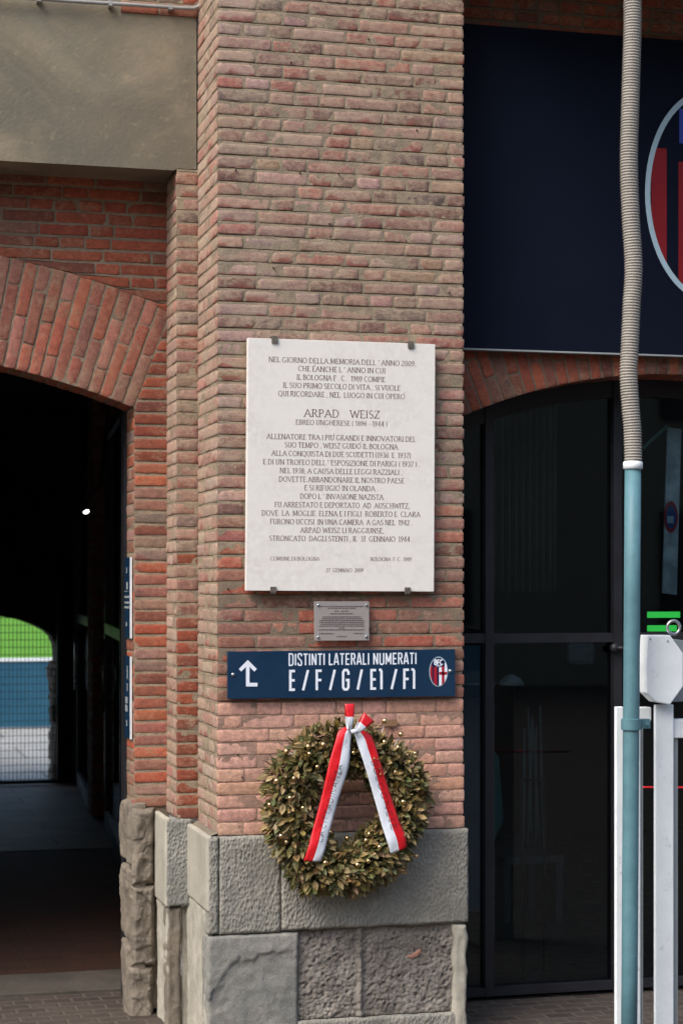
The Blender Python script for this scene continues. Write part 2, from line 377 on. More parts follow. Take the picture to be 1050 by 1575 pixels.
pier_j = lambda z: .0062 if z < 1.40 else .0115+.0018*sm(1.8, 2.6, z)
pier = empty('brick_pier', (0, .3, 0), 'tall weathered brick pier with grey stone base carrying the white memorial plaque', 'pier')
mb = MB(); mm = MB()
wall_face(mb, mm, Vector((0, 0, 0)), EX, -EY, XL, XR, ZB, ZT, pier_pal, pier_wx, joint=pier_j, mcol=pier_mc, ragged=True, gapf=lambda z: .42 if z < 1.40 else .55+.6*sm(1.6, 2.4, z))
side_pal = lambda z: SIDE
# left return, seen at a slant (outward normal -X); u runs from the back to the front
wall_face(mb, mm, Vector((XL, Y1+.01, 0)), -EY, -EX, 0, Y1-.003, ZB, ZT, side_pal, lambda z: .95, joint=.0105, mcol=lambda z: MORT, gapf=lambda z: .35+.75*sm(1.6, 2.4, z))
# right return
wall_face(mb, mm, Vector((XR-.004, .006, 0)), EY, EX, 0, .5, ZB, ZT, pier_pal, pier_wx, joint=pier_j, mcol=pier_mc)
mb.build('brickwork', BRICK, pier, smooth=True)
co = MB(); co.box((XL+.012, .012, 0.02), (XR-.012, 1.4, ZT))
NAIL = mat_plain('rusty_nail', rgb(74, 52, 42), .8, .3, .3, .2)
for npx, npy in ((362, 261), (461, 266), (520, 267), (640, 200), (447, 96), (566, 60), (420, 412), (506, 344), (372, 1195), (602, 1120), (690, 450), (350, 905), (365, 1160)):
    nm = MB(); p = P(npx, npy, 0); nm.tube([p+Vector((0, .01, 0)), p+Vector((.001, -.006, -.001)), p+Vector((.001, -.009, -.0015))], [.0032, .0036, .002], 7); nm.build('nail', NAIL, pier)
mm.build('mortar', MORTAR, pier, smooth=False)
co.build('core', MORTAR, pier)

# ------------------------------------------------------------------ stone blocks
def block(name, mat, parent, O, U, N, x0, x1, z0, z1, style, amp=.004, dep=.06, step=.0075, rnd=.008, seed=0., jag=.003, extra=None):
    mb = MB(); nx = max(3, int((x1-x0)/step)); nzz = max(3, int((z1-z0)/step)); rows = []
    for j in range(nzz+1):
        row = []
        for i in range(nx+1):
            s = i/nx; t = j/nzz; x = x0+(x1-x0)*s; z = z0+(z1-z0)*t
            dx = min(x-x0, x1-x); dz = min(z-z0, z1-z); d = min(dx, dz)
            fx, fz = x, z
            if style == 'hammer':
                h = .0022*fbm(x*9, z*9, seed, 5)
            elif style == 'rock':
                h = amp*(.8*fbm(x*7, z*5, seed, 7)-.55*abs(fbm(x*13, z*9, seed+4, 5))+.35*noise.cell(Vector((x*14+2*nz(x*9, z*9, seed), z*9+2*nz(x*9, z*9, seed+8), seed)))*.6)+amp*.8*sm(0, .02, d)
            elif style == 'spall':
                b = z-(z0+(z1-z0)*.78)+.06*fbm(x*9, z*9, seed, 4)+max(0, (x0+.12-x))*1.3
                h = -amp*sm(-.012, .006, -b)+.004*fbm(x*9, z*9, seed+2, 6)+.003*fbm(x*22, z*22, seed+6, 5)
                if x < x0+.06: h += amp*.5*(1-(x-x0)/.06)
            elif style == 'rubble':
                f = .7*fbm(x*14, z*14, seed, 7)+.8*(.45-noise.voronoi(Vector((x*70+nz(x*30, z*30, 1), z*70, seed)))[0][0])*(.4+abs(nz(x*8, z*8, 3))*2)+.5*fbm(x*70, z*70, seed+5, 3); p_ = noise.voronoi(Vector((x*40, z*40, seed)))[0][0]
                h = amp*(f*.7-1.5*max(0, .42-p_)*(1.6 if nz(x*4, z*4, seed+9) > -.1 else .3))+.0022*nz(x*150, z*150, seed)
                if extra: h += extra(x, z)
            elif style == 'erode':
                h = amp*(fbm(x*10, z*2.2, seed, 6))+.004*fbm(x*40, z*18, seed, 3)
            else: h = amp*fbm(x*8, z*8, seed, 5)
            e = rnd*(1+.5*nz(x*20, z*20, seed+3)); 
            if d < e: h -= e*(1-math.sqrt(max(0, 1-(1-d/e)**2)))
            if i in (0, nx): fx += jag*fbm(z*14, seed, 1)
            if j in (0, nzz): fz += jag*fbm(x*14, seed, 2)
            row.append(O+U*fx+EZ*fz+N*h)
        rows.append(row)
    ids = mb.grid(rows)
    ring = [ids[0][i] for i in range(nx+1)]+[ids[j][-1] for j in range(1, nzz+1)]+[ids[-1][i] for i in range(nx-1, -1, -1)]+[ids[j][0] for j in range(nzz-1, 0, -1)]
    back = [mb.vert(O+(Vector(mb.v[k])-O)-N*(dep+N.dot(Vector(mb.v[k])-O))) for k in ring]; n = len(ring)
    for k in range(n): mb.face((ring[k], back[k], back[(k+1)%n], ring[(k+1)%n]))
    return mb.build(name, mat, parent, smooth=True)
YB = -.03
OB = Vector((0, YB, 0))
zc0 = Z(430, 1434, YB); zt0 = Z(430, 1285, YB)
bx = lambda px: X(px, YB)
block('stone_block', STONE, pier, OB, EX, -EY, bx(319.5), bx(337), zc0+.003, zt0, 'hammer', .008, seed=1, dep=.1)
block('stone_block', STONE, pier, OB, EX, -EY, bx(338), bx(432.2), zc0, zt0, 'hammer', .008, seed=2, dep=.1)
block('stone_block', STONE, pier, OB-EY*.004, EX, -EY, bx(433), bx(720.5), zc0+.004, zt0, 'hammer', .0055, seed=3, rnd=.012, dep=.12)
block('stone_block', STONEB, pier, OB, EX, -EY, bx(319.5), bx(459), -.03, zc0-.005, 'spall', .008, seed=4, dep=.12)
ribx = bx(556)
block('rubble_infill', RUBBLE, pier, OB+EY*.028, EX, -EY, bx(456), bx(702), bx(0)*0+Z(580, 1564, YB), zc0+.004, 'rubble', .0115, seed=5, rnd=.003, jag=.0, step=.0036,
      extra=lambda x, z: .014*math.exp(-((x-ribx-.006*nz(z*9, 1))/.012)**2))
block('stone_block', STONE, pier, OB+EY*.006, EX, -EY, bx(459), bx(702), -.03, Z(580, 1565, YB), 'plain', .004, seed=6)
block('stone_block', STONEL, pier, OB+EY*.002, EX, -EY, bx(698), bx(718.5), -.03, zc0-.002, 'erode', .014, seed=7, rnd=.012, jag=.008)
pm = MB(); cpt = P(637, 1467, YB+.022)
pts = [cpt+Vector((dx*.001, 0, dz*.001)) for dx, dz in ((-34, -12), (-26, -4), (-14, -6), (-4, 4), (8, 5), (16, 15), (31, 20), (27, 10), (33, 2), (18, -6), (12, -14), (-2, -15), (-9, -22), (-22, -17))]
pm.prism(pts, Vector((0, .03, 0))); pm.build('brick_chip', PATCH, pier, bevel=.004)
# left return of the base: smooth pale facing
XB = bx(319.5)
OS = Vector((XB-.004, 0, 0))
block('stone_facing', STONEL, pier, OS, -EY, -EX, -Y1-.01, .0285, Z(310, 1395, .1), zt0+.004, 'plain', .002, seed=8, rnd=.003, dep=.02, jag=.001)
block('stone_facing', STONEL, pier, OS+EX*.006, -EY, -EX, -Y1-.01, .012, -.03, Z(310, 1395, .1)-.004, 'erode', .008, seed=9, rnd=.004, dep=.02)
# sloped mortar fillet between bricks and base
fm = MB(); fm.cur = rgb(136, 128, 114); rows = []
for k in range(30):
    s = k/29; y = YB+.03+s*Y1
    rows.append([Vector((XL+.004, y, ZB+.012+.003*nz(s*9, 1))), Vector(((XL+XB)/2, y, ZB+.004+.004*nz(s*8, 5))), Vector((XB+.004, y, ZB-.006+.004*nz(s*7, 3)))])
fm.grid(rows); fm.build('mortar_fillet', MORTAR, pier, smooth=True)

# ------------------------------------------------------------------ second step
pil = empty('brick_pilaster', (XL-.1, Y1+.1, 0), 'narrow brick pilaster stepped back beside the big pier, on a bush hammered stone base', 'pilaster')
XP = X(272, Y1); XPb = X(255.5, Y1-.03); ZP = Z(290, 1260, Y1); ZPL = Z(292, 262, Y1)
PALL = lambda z: (RED if z < 1.75+random.uniform(-.3, .3) else PALE) if z < 2.2 else PALE
mb = MB(); mm = MB()
wall_face(mb, mm, Vector((0, Y1, 0)), EX, -EY, XP, XL+.002, ZP, ZPL, PALL, lambda z: .35+.4*sm(1.6, 2.6, z), joint=.0105, phase=1, gapf=lambda z: .5)
wall_face(mb, mm, Vector((XP, Y2+.01, 0)), -EY, -EX, 0, Y2-Y1-.0, ZP, ZPL, side_pal, lambda z: .9, joint=.0105, gapf=lambda z: .35+.7*sm(1.6, 2.4, z), phase=2)
mb.build('brickwork', BRICK, pil, smooth=True); mm.build('mortar', MORTAR, pil)
co = MB(); co.box((XP+.012, Y1+.012, .02), (XL+.02, 1.3, ZPL)); co.build('core', MORTAR, pil)
OP = Vector((0, Y1-.03, 0)); px_ = lambda p: X(p, Y1-.03)
zpm = Z(275, 1394, Y1-.03)
block('stone_block', STONEBH, pil, OP, EX, -EY, px_(255.5), px_(296.5), zpm, ZP+.002, 'hammer', .008, seed=11, dep=.1, rnd=.004)
block('stone_facing', STONEL, pil, Vector((XPb-.004, 0, 0)), -EY, -EX, -Y2-.01, -Y1+.0285, zpm, ZP+.01, 'plain', .002, seed=12, rnd=.003, dep=.02, jag=.001)
block('eroded_stone', STONEW, pil, OP+EY*.012, EX, -EY, px_(257), px_(281), -.03, zpm-.006, 'erode', .022, seed=13, rnd=.02, jag=.012)
block('render_patch', STONEL, pil, OP+EY*.035, EX, -EY, px_(281), px_(322), -.03, zpm-.01, 'erode', .008, seed=14, jag=.004)
block('stone_facing', STONEL, pil, Vector((XPb+.008, 0, 0)), -EY, -EX, -Y2-.01, -Y1+.004, -.03, zpm-.004, 'erode', .010, seed=15, rnd=.006, dep=.012)

# ------------------------------------------------------------------ arch walls
def circ(a, b, c):
    (x1, y1), (x2, y2), (x3, y3) = a, b, c
    d = 2*(x1*(y2-y3)+x2*(y3-y1)+x3*(y1-y2))
    ux = ((x1*x1+y1*y1)*(y2-y3)+(x2*x2+y2*y2)*(y3-y1)+(x3*x3+y3*y3)*(y1-y2))/d
    uy = ((x1*x1+y1*y1)*(x3-x2)+(x2*x2+y2*y2)*(x1-x3)+(x3*x3+y3*y3)*(x2-x1))/d
    return ux, uy, math.hypot(x1-ux, y1-uy)
def xz(px, py, Y): p = P(px, py, Y); return p.x, p.z

def arch_ring(mb, mm, cx, cz, r0, r1, a0, a1, Y, pal, wx, mcol, w=.0535):
    n = max(1, int(round((a1-a0)*r0/w))); N = -EY
    def pt(a, r): return Vector((cx+r*math.sin(a), Y, cz+r*math.cos(a)))
    for k in range(n):
        b0 = a0+(a1-a0)*k/n; b1 = a0+(a1-a0)*(k+1)/n; g = .0095/r0
        t = r1-r0; cuts = [0, t*.5*random.uniform(.92, 1.08), t] if k % 2 else [0, t*.24*random.uniform(.85, 1.2), t*.74*random.uniform(.96, 1.04), t]
        for c0, c1 in zip(cuts, cuts[1:]):
            ra, rb = r0+c0+(.003 if c0 else 0), r0+c1-(.003 if c1 < t else 0)
            brick(mb, pt(b0+g/2, ra), pt(b1-g/2, ra), pt(b1-g/2, rb), pt(b0+g/2, rb), N, pick(pal), max(0, wx+random.uniform(-.3, .3)))
    mm.cur = mcol; rows = []
    for i in range(9):
        r = r0+(r1-r0)*i/8; rows.append([pt(a0+(a1-a0)*k/(n*2), r)+EY*.0025 for k in range(n*2+1)])
    mm.grid(rows)

# left arch (over the passage)
aw = empty('brick_arch_wall', (X(150, Y2), Y2+.1, 0), 'shaded red brick wall with a segmental brick arch over the dark passage', 'wall')
(ax0, az0), (ax1, az1) = xz(0, 562, Y2), xz(207, 627, Y2); r0 = 3.6
_l = math.hypot(ax1-ax0, az1-az0); _h = math.sqrt(r0*r0-_l*_l/4); cx = (ax0+ax1)/2+(az1-az0)/_l*_h; cz = (az0+az1)/2-(ax1-ax0)/_l*_h
XJ = X(207, Y2); XW = XP+.012; tk = .47
aJ = math.asin((XJ-cx)/r0); ra = r0+tk; ZS = cz+r0*math.cos(aJ)
sxe, sze = cx+ra*math.sin(aJ), cz+ra*math.cos(aJ)
ZLS = Z(200, 258, Y1)            # soffit height of the lintel
ZW = Z(225, 1243, Y2); XFAR = max(cx-(XJ-cx), XJ-4.5)
def lo_left(z):
    if z <= ZS: return XJ
    if z <= sze: return XJ+(sxe-XJ)*(z-ZS)/(sze-ZS)
    if z < cz+ra: return cx+math.sqrt(max(0, ra*ra-(z-cz)**2))
    return cx-.6
mb = MB(); mm = MB()
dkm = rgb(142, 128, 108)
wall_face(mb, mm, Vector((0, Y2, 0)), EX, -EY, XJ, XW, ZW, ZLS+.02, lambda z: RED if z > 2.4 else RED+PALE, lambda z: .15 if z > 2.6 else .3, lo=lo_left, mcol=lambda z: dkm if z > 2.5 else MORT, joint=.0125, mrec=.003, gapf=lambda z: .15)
arch_ring(mb, mm, cx, cz, r0, ra, max(-aJ, aJ-.42), aJ, Y2, ARCH, .55, rgb(150, 134, 112))
wall_face(mb, mm, Vector((XJ, YJ, 0)), -EY, -EX, 0, YJ-Y2-.003, ZW-.02, ZS, lambda z: RED+PALE, lambda z: .5, gapf=lambda z: .3, phase=1)
mb.build('brickwork', BRICKIN, aw, smooth=True); mm.build('mortar', MORTAR, aw)
def arch_body(mb, cx, cz, r0, xa, xb, ztop, Ya, Yb, n=40):
    "solid wall over an arch opening between xa and xb"
    pts = []
    for k in range(n+1):
        x = xa+(xb-xa)*k/n; pts.append((x, cz+math.sqrt(max(0, r0*r0-(x-cx)**2))))
    for (x, z), (x2, z2) in zip(pts, pts[1:]):
        mb.poly([(x, Ya, z), (x2, Ya, z2), (x2, Ya, ztop), (x, Ya, ztop)]); mb.poly([(x, Yb, ztop), (x2, Yb, ztop), (x2, Yb, z2), (x, Yb, z)])
        mb.poly([(x, Yb, z), (x2, Yb, z2), (x2, Ya, z2), (x, Ya, z)])
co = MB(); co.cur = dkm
arch_body(co, cx, cz, r0+.003, XFAR, XJ+.006, 4.6, Y2+.008, YJ)
co.box((XJ+.008, Y2+.009, .02), (XW+.05, YJ-.004, 4.6)); co.box((XFAR-3, Y2+.009, .02), (XFAR-.004, YJ, 4.6))
co.build('core', MORTAR, aw)
so = MB(); n = 26
def pta(a, r, y): return Vector((cx+r*math.sin(a), y, cz+r*math.cos(a)))
for k in range(n):
    b0 = aJ-.002-.4*k/n; b1 = aJ-.4*(k+1)/n
    brick(so, pta(b0, r0, Y2+.012), pta(b0, r0, YJ), pta(b1+.001, r0, YJ), pta(b1+.001, r0, Y2+.012), -EZ, pick(RED), .3)
so.build('soffit_bricks', BRICKIN, aw, smooth=True)
# rock faced base blocks
O3 = Vector((0, Y2-.02, 0)); p3 = lambda p: X(p, Y2-.02); z3 = lambda y: Z(220, y, Y2-.02)
block('rock_faced_block', STONEW, aw, O3, EX, -EY, p3(203), p3(238), z3(1360), z3(1243), 'rock', .026, seed=21, dep=.08, step=.0045, rnd=.004)
block('rock_faced_block', STONEW, aw, O3, EX, -EY, p3(202), p3(238.5), z3(1485), z3(1363), 'rock', .026, seed=22, dep=.08, step=.0045, rnd=.004)
block('rock_faced_block', STONEW, aw, O3, EX, -EY, p3(198), p3(236), -.03, z3(1488), 'rock', .022, seed=23, dep=.08, step=.0045, rnd=.01)
XJB = p3(203)
block('rock_faced_block', STONEW, aw, Vector((XJB, 0, 0)), -EY, -EX, -YJ-.03, -Y2+.02, z3(1332), z3(1235), 'rock', .02, seed=24, dep=.06, rnd=.02)
block('rock_faced_block', STONEW, aw, Vector((XJB, 0, 0)), -EY, -EX, -YJ-.03, -Y2+.02, z3(1450), z3(1336), 'rock', .018, seed=25, dep=.06, rnd=.02)
block('rock_faced_block', STONEW, aw, Vector((XJB, 0, 0)), -EY, -EX, -YJ-.03, -Y2+.02, -.03, z3(1454), 'rock', .016, seed=26, dep=.06, rnd=.02)

# concrete lintel over the recess
lt = MB(); xl0 = -5.0; rows = []
xr = XL+.004; zr = ZPL+.006
nn = 60
lt.poly([(XL-.004-.002, Y1+.002, zr), (XL-.006, Y1+.002, ZT), (xl0, Y1+.002, ZT), (xl0, Y1+.002, ZLS+.0), (XP-.01, Y1+.002, ZLS), (XP+.004, Y1+.002, zr)][::-1])
lt.poly([(xl0, Y1+.002, ZLS), (xl0, Y2+.4, ZLS), (XP+.004, Y2+.4, ZLS), (XP-.01, Y1+.002, ZLS)])
lt.poly([(xl0, Y1+.002, ZT), (XL-.006, Y1+.002, ZT), (XL-.006, Y2+.4, ZT), (xl0, Y2+.4, ZT)])
lo_ = lt.build('concrete_lintel', CONC); tag(lo_, 'broad stained grey rendered lintel spanning above the brick arch, upper left', 'lintel')
ex = MB(); exm = MB()
for (a, b, y) in ((185, 262, 17), (262, 309, 5), (165, 268, 2)):
    pass
wall_face(ex, exm, Vector((0, Y1-.004, 0)), EX, -EY, X(186, Y1), X(304, Y1), Z(240, 24, Y1), ZT, RED+PALE, lambda z: .35, phase=1)
ex.build('exposed_brick', BRICKIN, lo_, smooth=True); exm.build('exposed_mortar', MORTAR, lo_)
cd = MB(); yc = Y1-.03
cp = [P(px, py, yc) for px, py in ((-60, -9), (60, -2), (130, 3), (200, 7), (280, 12.5), (298, 13))]+[P(306, 10, yc), P(310, 4, yc), P(311.5, -8, yc), P(311.5, -60, yc)]
cd.tube(cp, .0085, 10); cdo = cd.build('electrical_conduit', PVC, smooth=True)
tag(cdo, 'thin grey plastic conduit running along the top of the rendered lintel', 'conduit')
for px, py in ((60, -2), (170, 5.3), (262, 11)):
    cl = MB(); p = P(px, py, yc); cl.obox(p+Vector((0, .012, 0)), EX, EY, EZ, .008, .02, .011); cl.build('saddle_clip', PVC, cdo)

# ------------------------------------------------------------------ right bay
YR = .30; YD = .60
aw2 = empty('brick_arch_wall', (1.4, YR+.1, 0), 'dark brick wall with an arch above the black glazed entrance, behind the navy banner', 'wall')
cx2, cz2, r2 = circ(xz(718, 637, YR), xz(860, 592, YR), xz(1050, 576, YR))
xs0 = XR-.0; a_l = math.asin((XR-.06-cx2)/r2); a_r = min(.5, -a_l)
mb = MB(); mm = MB(); dk2 = rgb(112, 92, 76)
arch_ring(mb, mm, cx2, cz2, r2, r2+.46, a_l, math.asin((3.2-cx2)/r2) if abs(3.2-cx2) < r2 else a_r, YR, RED, .15, dk2)
wall_face(mb, mm, Vector((0, YR, 0)), EX, -EY, XR-.0, 3.2, Z(880, 60, YR), ZT, RED, lambda z: .25, mcol=lambda z: dk2, joint=.010, phase=2)
mb.build('brickwork', BRICKIN, aw2, smooth=True); mm.build('mortar', MORTAR, aw2)
co = MB(); co.cur = dk2; arch_body(co, cx2, cz2, r2+.004, XR-.05, 3.9, ZT, YR+.008, YD-.04); co.box((3.905, YR+.008, .02), (6.5, YD-.04, ZT)); co.build('core', MORTAR, aw2)
so = MB()
for k in range(44):
    a = a_l+.003+(.9)*k/44; b = a_l+.9*(k+1)/44
    if cx2+r2*math.sin(b) > 3.2: break
    q = lambda a_, y: Vector((cx2+r2*math.sin(a_), y, cz2+r2*math.cos(a_)))
    brick(so, q(a, YR+.012), q(b, YR+.012), q(b, YD-.05), q(a, YD-.05), -EZ, pick(RED), .2)
so.build('soffit_bricks', BRICKIN, aw2, smooth=True)

# slab added above the frame, unseen, to darken the right bay
m = MB(); m.box((XR+.03, -.72, 4.62), (4.2, YR-.01, 4.80)); tag(m.build('unseen_shade_slab', CONC, bevel=.01), 'concrete slab added out of view, high over the glazed entrance bay, to shade it', 'unseen_shade_slab')
# navy banner with the oval crest
YN = .25
bn = empty('banner_panel', (2, YN, Z(900, 540, YN)), 'large dark navy banner panel with an oval club crest above the glazed entrance', 'banner')
mb = MB(); zb0 = Z(718, 535, YN); zb1 = Z(718, 36, YN); zbr = zb0-.012
mb.box((XR-.04, YN, zb0), (3.1, YN+.035, zb1)); mb.build('panel', BANNER, bn, bevel=.003)
mb = MB(); mb.box((XR-.04, YN-.003, zb0-.008), (3.1, YN+.036, zb0-.001)); mb.build('edge_trim', GREYM, bn)

def ell(cx, cz, a, b, y, n=64, t0=0, t1=2*math.pi): return [Vector((cx+a*math.cos(t0+(t1-t0)*k/n), y, cz+b*math.sin(t0+(t1-t0)*k/n))) for k in range(n)]

# ---------------- lettering: stroke glyphs
def E_(cx, cy, rx, ry, a0, a1, n=12): return [(cx+rx*math.cos(R(a0+(a1-a0)*k/n)), cy+ry*math.sin(R(a0+(a1-a0)*k/n))) for k in range(n+1)]
GL = {
'A': (.72, [[(0,0),(.36,1)], [(.36,1),(.72,0)], [(.14,.36),(.58,.36)]]),
'B': (.58, [[(.08,0),(.08,1)], [(.08,1)]+E_(.28,.77,.21,.23,90,-90)+[(.08,.54)], [(.1,.53)]+E_(.3,.265,.25,.265,90,-90)+[(.08,0)]]),
'C': (.68, [E_(.38,.5,.34,.5,48,312,18)]),
'D': (.70, [[(.08,0),(.08,1)], [(.08,1)]+E_(.27,.5,.39,.5,90,-90,16)+[(.08,0)]]),
'E': (.50, [[(.08,0),(.08,1)], [(.08,1),(.47,1)], [(.08,.53),(.4,.53)], [(.08,0),(.5,0)]]),
'F': (.48, [[(.08,0),(.08,1)], [(.08,1),(.47,1)], [(.08,.5),(.4,.5)]]),
'G': (.74, [E_(.38,.5,.34,.5,48,318,18), [(.64,.44),(.64,.12)]]),
'H': (.72, [[(.08,0),(.08,1)], [(.64,0),(.64,1)], [(.08,.52),(.64,.52)]]),
'I': (.18, [[(.09,0),(.09,1)]]),
'K': (.62, [[(.08,0),(.08,1)], [(.58,1),(.1,.45)], [(.24,.6),(.6,0)]]),
'L': (.50, [[(.08,0),(.08,1)], [(.08,0),(.49,0)]]),
'M': (.88, [[(.06,0),(.11,1)], [(.11,1),(.44,.08)], [(.44,.08),(.77,1)], [(.77,1),(.82,0)]]),
'N': (.74, [[(.08,0),(.08,1)], [(.08,1),(.66,0)], [(.66,0),(.66,1)]]),
'O': (.76, [E_(.38,.5,.36,.5,0,360,28)]),
'P': (.54, [[(.08,0),(.08,1)], [(.08,1)]+E_(.28,.75,.22,.25,90,-90)+[(.08,.5)]]),
'Q': (.78, [E_(.38,.5,.36,.5,0,360,28), [(.42,.08),(.72,-.2)]]),
'R': (.62, [[(.08,0),(.08,1)], [(.08,1)]+E_(.28,.76,.21,.24,90,-90)+[(.08,.52)], [(.27,.52),(.6,0)]]),
'S': (.48, [E_(.25,.755,.19,.245,40,270,12)+E_(.25,.255,.2,.255,90,-142,12)]),
'T': (.60, [[(.3,0),(.3,1)], [(.01,1),(.59,1)]]),
'U': (.68, [[(.09,1),(.09,.3)]+E_(.34,.27,.25,.27,180,360,14)+[(.59,.3),(.59,1)]]),
'V': (.70, [[(0,1),(.35,0)], [(.35,0),(.70,1)]]),
'W': (1.0, [[(0,1),(.26,0)], [(.26,0),(.5,.92)], [(.5,.92),(.74,0)], [(.74,0),(1,1)]]),
'Z': (.58, [[(.05,1),(.53,1)], [(.53,1),(.04,0)], [(.04,0),(.56,0)]]),
'0': (.5, [E_(.25,.5,.21,.5,0,360,24)]),
'1': (.3, [[(.17,0),(.17,1)], [(.04,.84),(.17,1)]]),
'2': (.5, [E_(.24,.73,.19,.27,165,-25,12)+[(.03,0)], [(.03,0),(.48,0)]]),
'3': (.46, [E_(.2,.765,.18,.235,140,-90,10), E_(.2,.265,.22,.265,90,-140,10)]),
'4': (.52, [[(.37,0),(.37,1)], [(.37,1),(.02,.27)], [(.02,.27),(.5,.27)]]),
'6': (.48, [E_(.24,.29,.2,.29,0,360,20), [(.38,1)]+E_(.42,.35,.38,.5,140,190,6)]),
'7': (.46, [[(.02,1),(.44,1)], [(.44,1),(.16,0)]]),
'8': (.46, [E_(.23,.77,.17,.23,0,360,18), E_(.23,.27,.2,.27,0,360,20)]),
'9': (.48, [E_(.24,.71,.2,.29,0,360,20), [(.10,0)]+E_(.06,.65,.38,.5,-40,10,6)]),
'.': (.16, [[(.08,0),(.08,.09)]]), ',': (.16, [[(.1,.1),(.04,-.16)]]), "'": (.16, [[(.09,1.02),(.06,.76)]]),
'(': (.26, [E_(.36,.45,.28,.66,118,242,10)]), ')': (.26, [E_(-.1,.45,.28,.66,62,-62,10)]),
'-': (.34, [[(.04,.4),(.3,.4)]]), '/': (.5, [[(.04,-.0),(.46,1.0)]]), '`': (-.12, [[(-.26,1.08),(-.12,1.34)]]),
}
# condensed sign face: slimmer bowls with squared shoulders
def sq(x0, x1, y0, y1, r=.16, n=4):
    p = []
    for cx_, cy_, a in ((x1-r, y1-r*.6, 0), (x0+r, y1-r*.6, 90), (x0+r, y0+r*.6, 180), (x1-r, y0+r*.6, 270)):
        p += [(cx_+r*math.cos(R(a+90*k/n)), cy_+r*.6*math.sin(R(a+90*k/n))) for k in range(n+1)]
    return p
CN = {
'D': (.46, [[(.06,0),(.06,1),(.26,1),(.36,.95),(.4,.84),(.4,.16),(.36,.05),(.26,0),(.06,0)]]),
'I': (.12, [[(.06,0),(.06,1)]]),
'S': (.42, [[(.37,.78),(.36,.92),(.3,1),(.12,1),(.05,.92),(.05,.74),(.1,.62),(.32,.4),(.37,.27),(.37,.1),(.31,0),(.12,0),(.06,.08),(.05,.22)]]),
'T': (.40, [[(.2,0),(.2,1)], [(.0,.96),(.4,.96)]]),
'N': (.46, [[(.06,0),(.06,1)], [(.06,1),(.4,0)], [(.4,0),(.4,1)]]),
'L': (.36, [[(.06,1),(.06,.04),(.35,.04)]]),
'A': (.44, [[(.02,0),(.19,.98),(.25,.98),(.42,0)], [(.09,.26),(.35,.26)]]),
'E': (.38, [[(.36,.96),(.06,.96),(.06,.04),(.36,.04)], [(.08,.5),(.34,.5)]]),
'F': (.36, [[(.36,.96),(.06,.96),(.06,0)], [(.08,.5),(.34,.5)]]),
'R': (.44, [[(.06,0),(.06,.97),(.28,.97),(.36,.9),(.37,.62),(.3,.52),(.08,.52)], [(.24,.5),(.4,0)]]),
'U': (.46, [[(.06,1),(.06,.14),(.12,.04),(.2,0),(.28,0),(.36,.05),(.4,.14),(.4,1)]]),
'M': (.56, [[(.06,0),(.06,1)], [(.06,1),(.28,.2)], [(.28,.2),(.5,1)], [(.5,1),(.5,0)]]),
'G': (.44, [[(.38,.74),(.38,.88),(.3,.98),(.14,.98),(.06,.88),(.06,.12),(.14,.02),(.3,.02),(.38,.12),(.38,.48),(.22,.48)]]),
'/': (.3, [[(.03,0),(.27,1)]]),
'1': (.26, [[(.0,.97),(.12,.97),(.18,.9),(.18,0)]]),
}
def ribbon_stroke(pts, wf, closed):
    "mitred outline of one stroke; wf(dx,dy) is its width"
    n = len(pts); L = []; Rr = []
    def nrm(a, b):
        dx, dy = b[0]-a[0], b[1]-a[1]; l = math.hypot(dx, dy) or 1e-9; return -dy/l, dx/l, wf(dx/l, dy/l)
    for i in range(n):
        a = pts[i-1] if i > 0 else (pts[-2] if closed else None); b = pts[i+1] if i < n-1 else (pts[1] if closed else None)
        if a is None: nx_, ny_, w = nrm(pts[i], b); m = 1
        elif b is None: nx_, ny_, w = nrm(a, pts[i]); m = 1
        else:
            n1 = nrm(a, pts[i]); n2 = nrm(pts[i], b); nx_, ny_ = n1[0]+n2[0], n1[1]+n2[1]; l = math.hypot(nx_, ny_) or 1e-9
            nx_ /= l; ny_ /= l; m = min(1.6, 1/max(.3, nx_*n1[0]+ny_*n1[1])); w = (n1[2]+n2[2])/2
        h = w*m/2; L.append((pts[i][0]+nx_*h, pts[i][1]+ny_*h)); Rr.append((pts[i][0]-nx_*h, pts[i][1]-ny_*h))
    return L, Rr
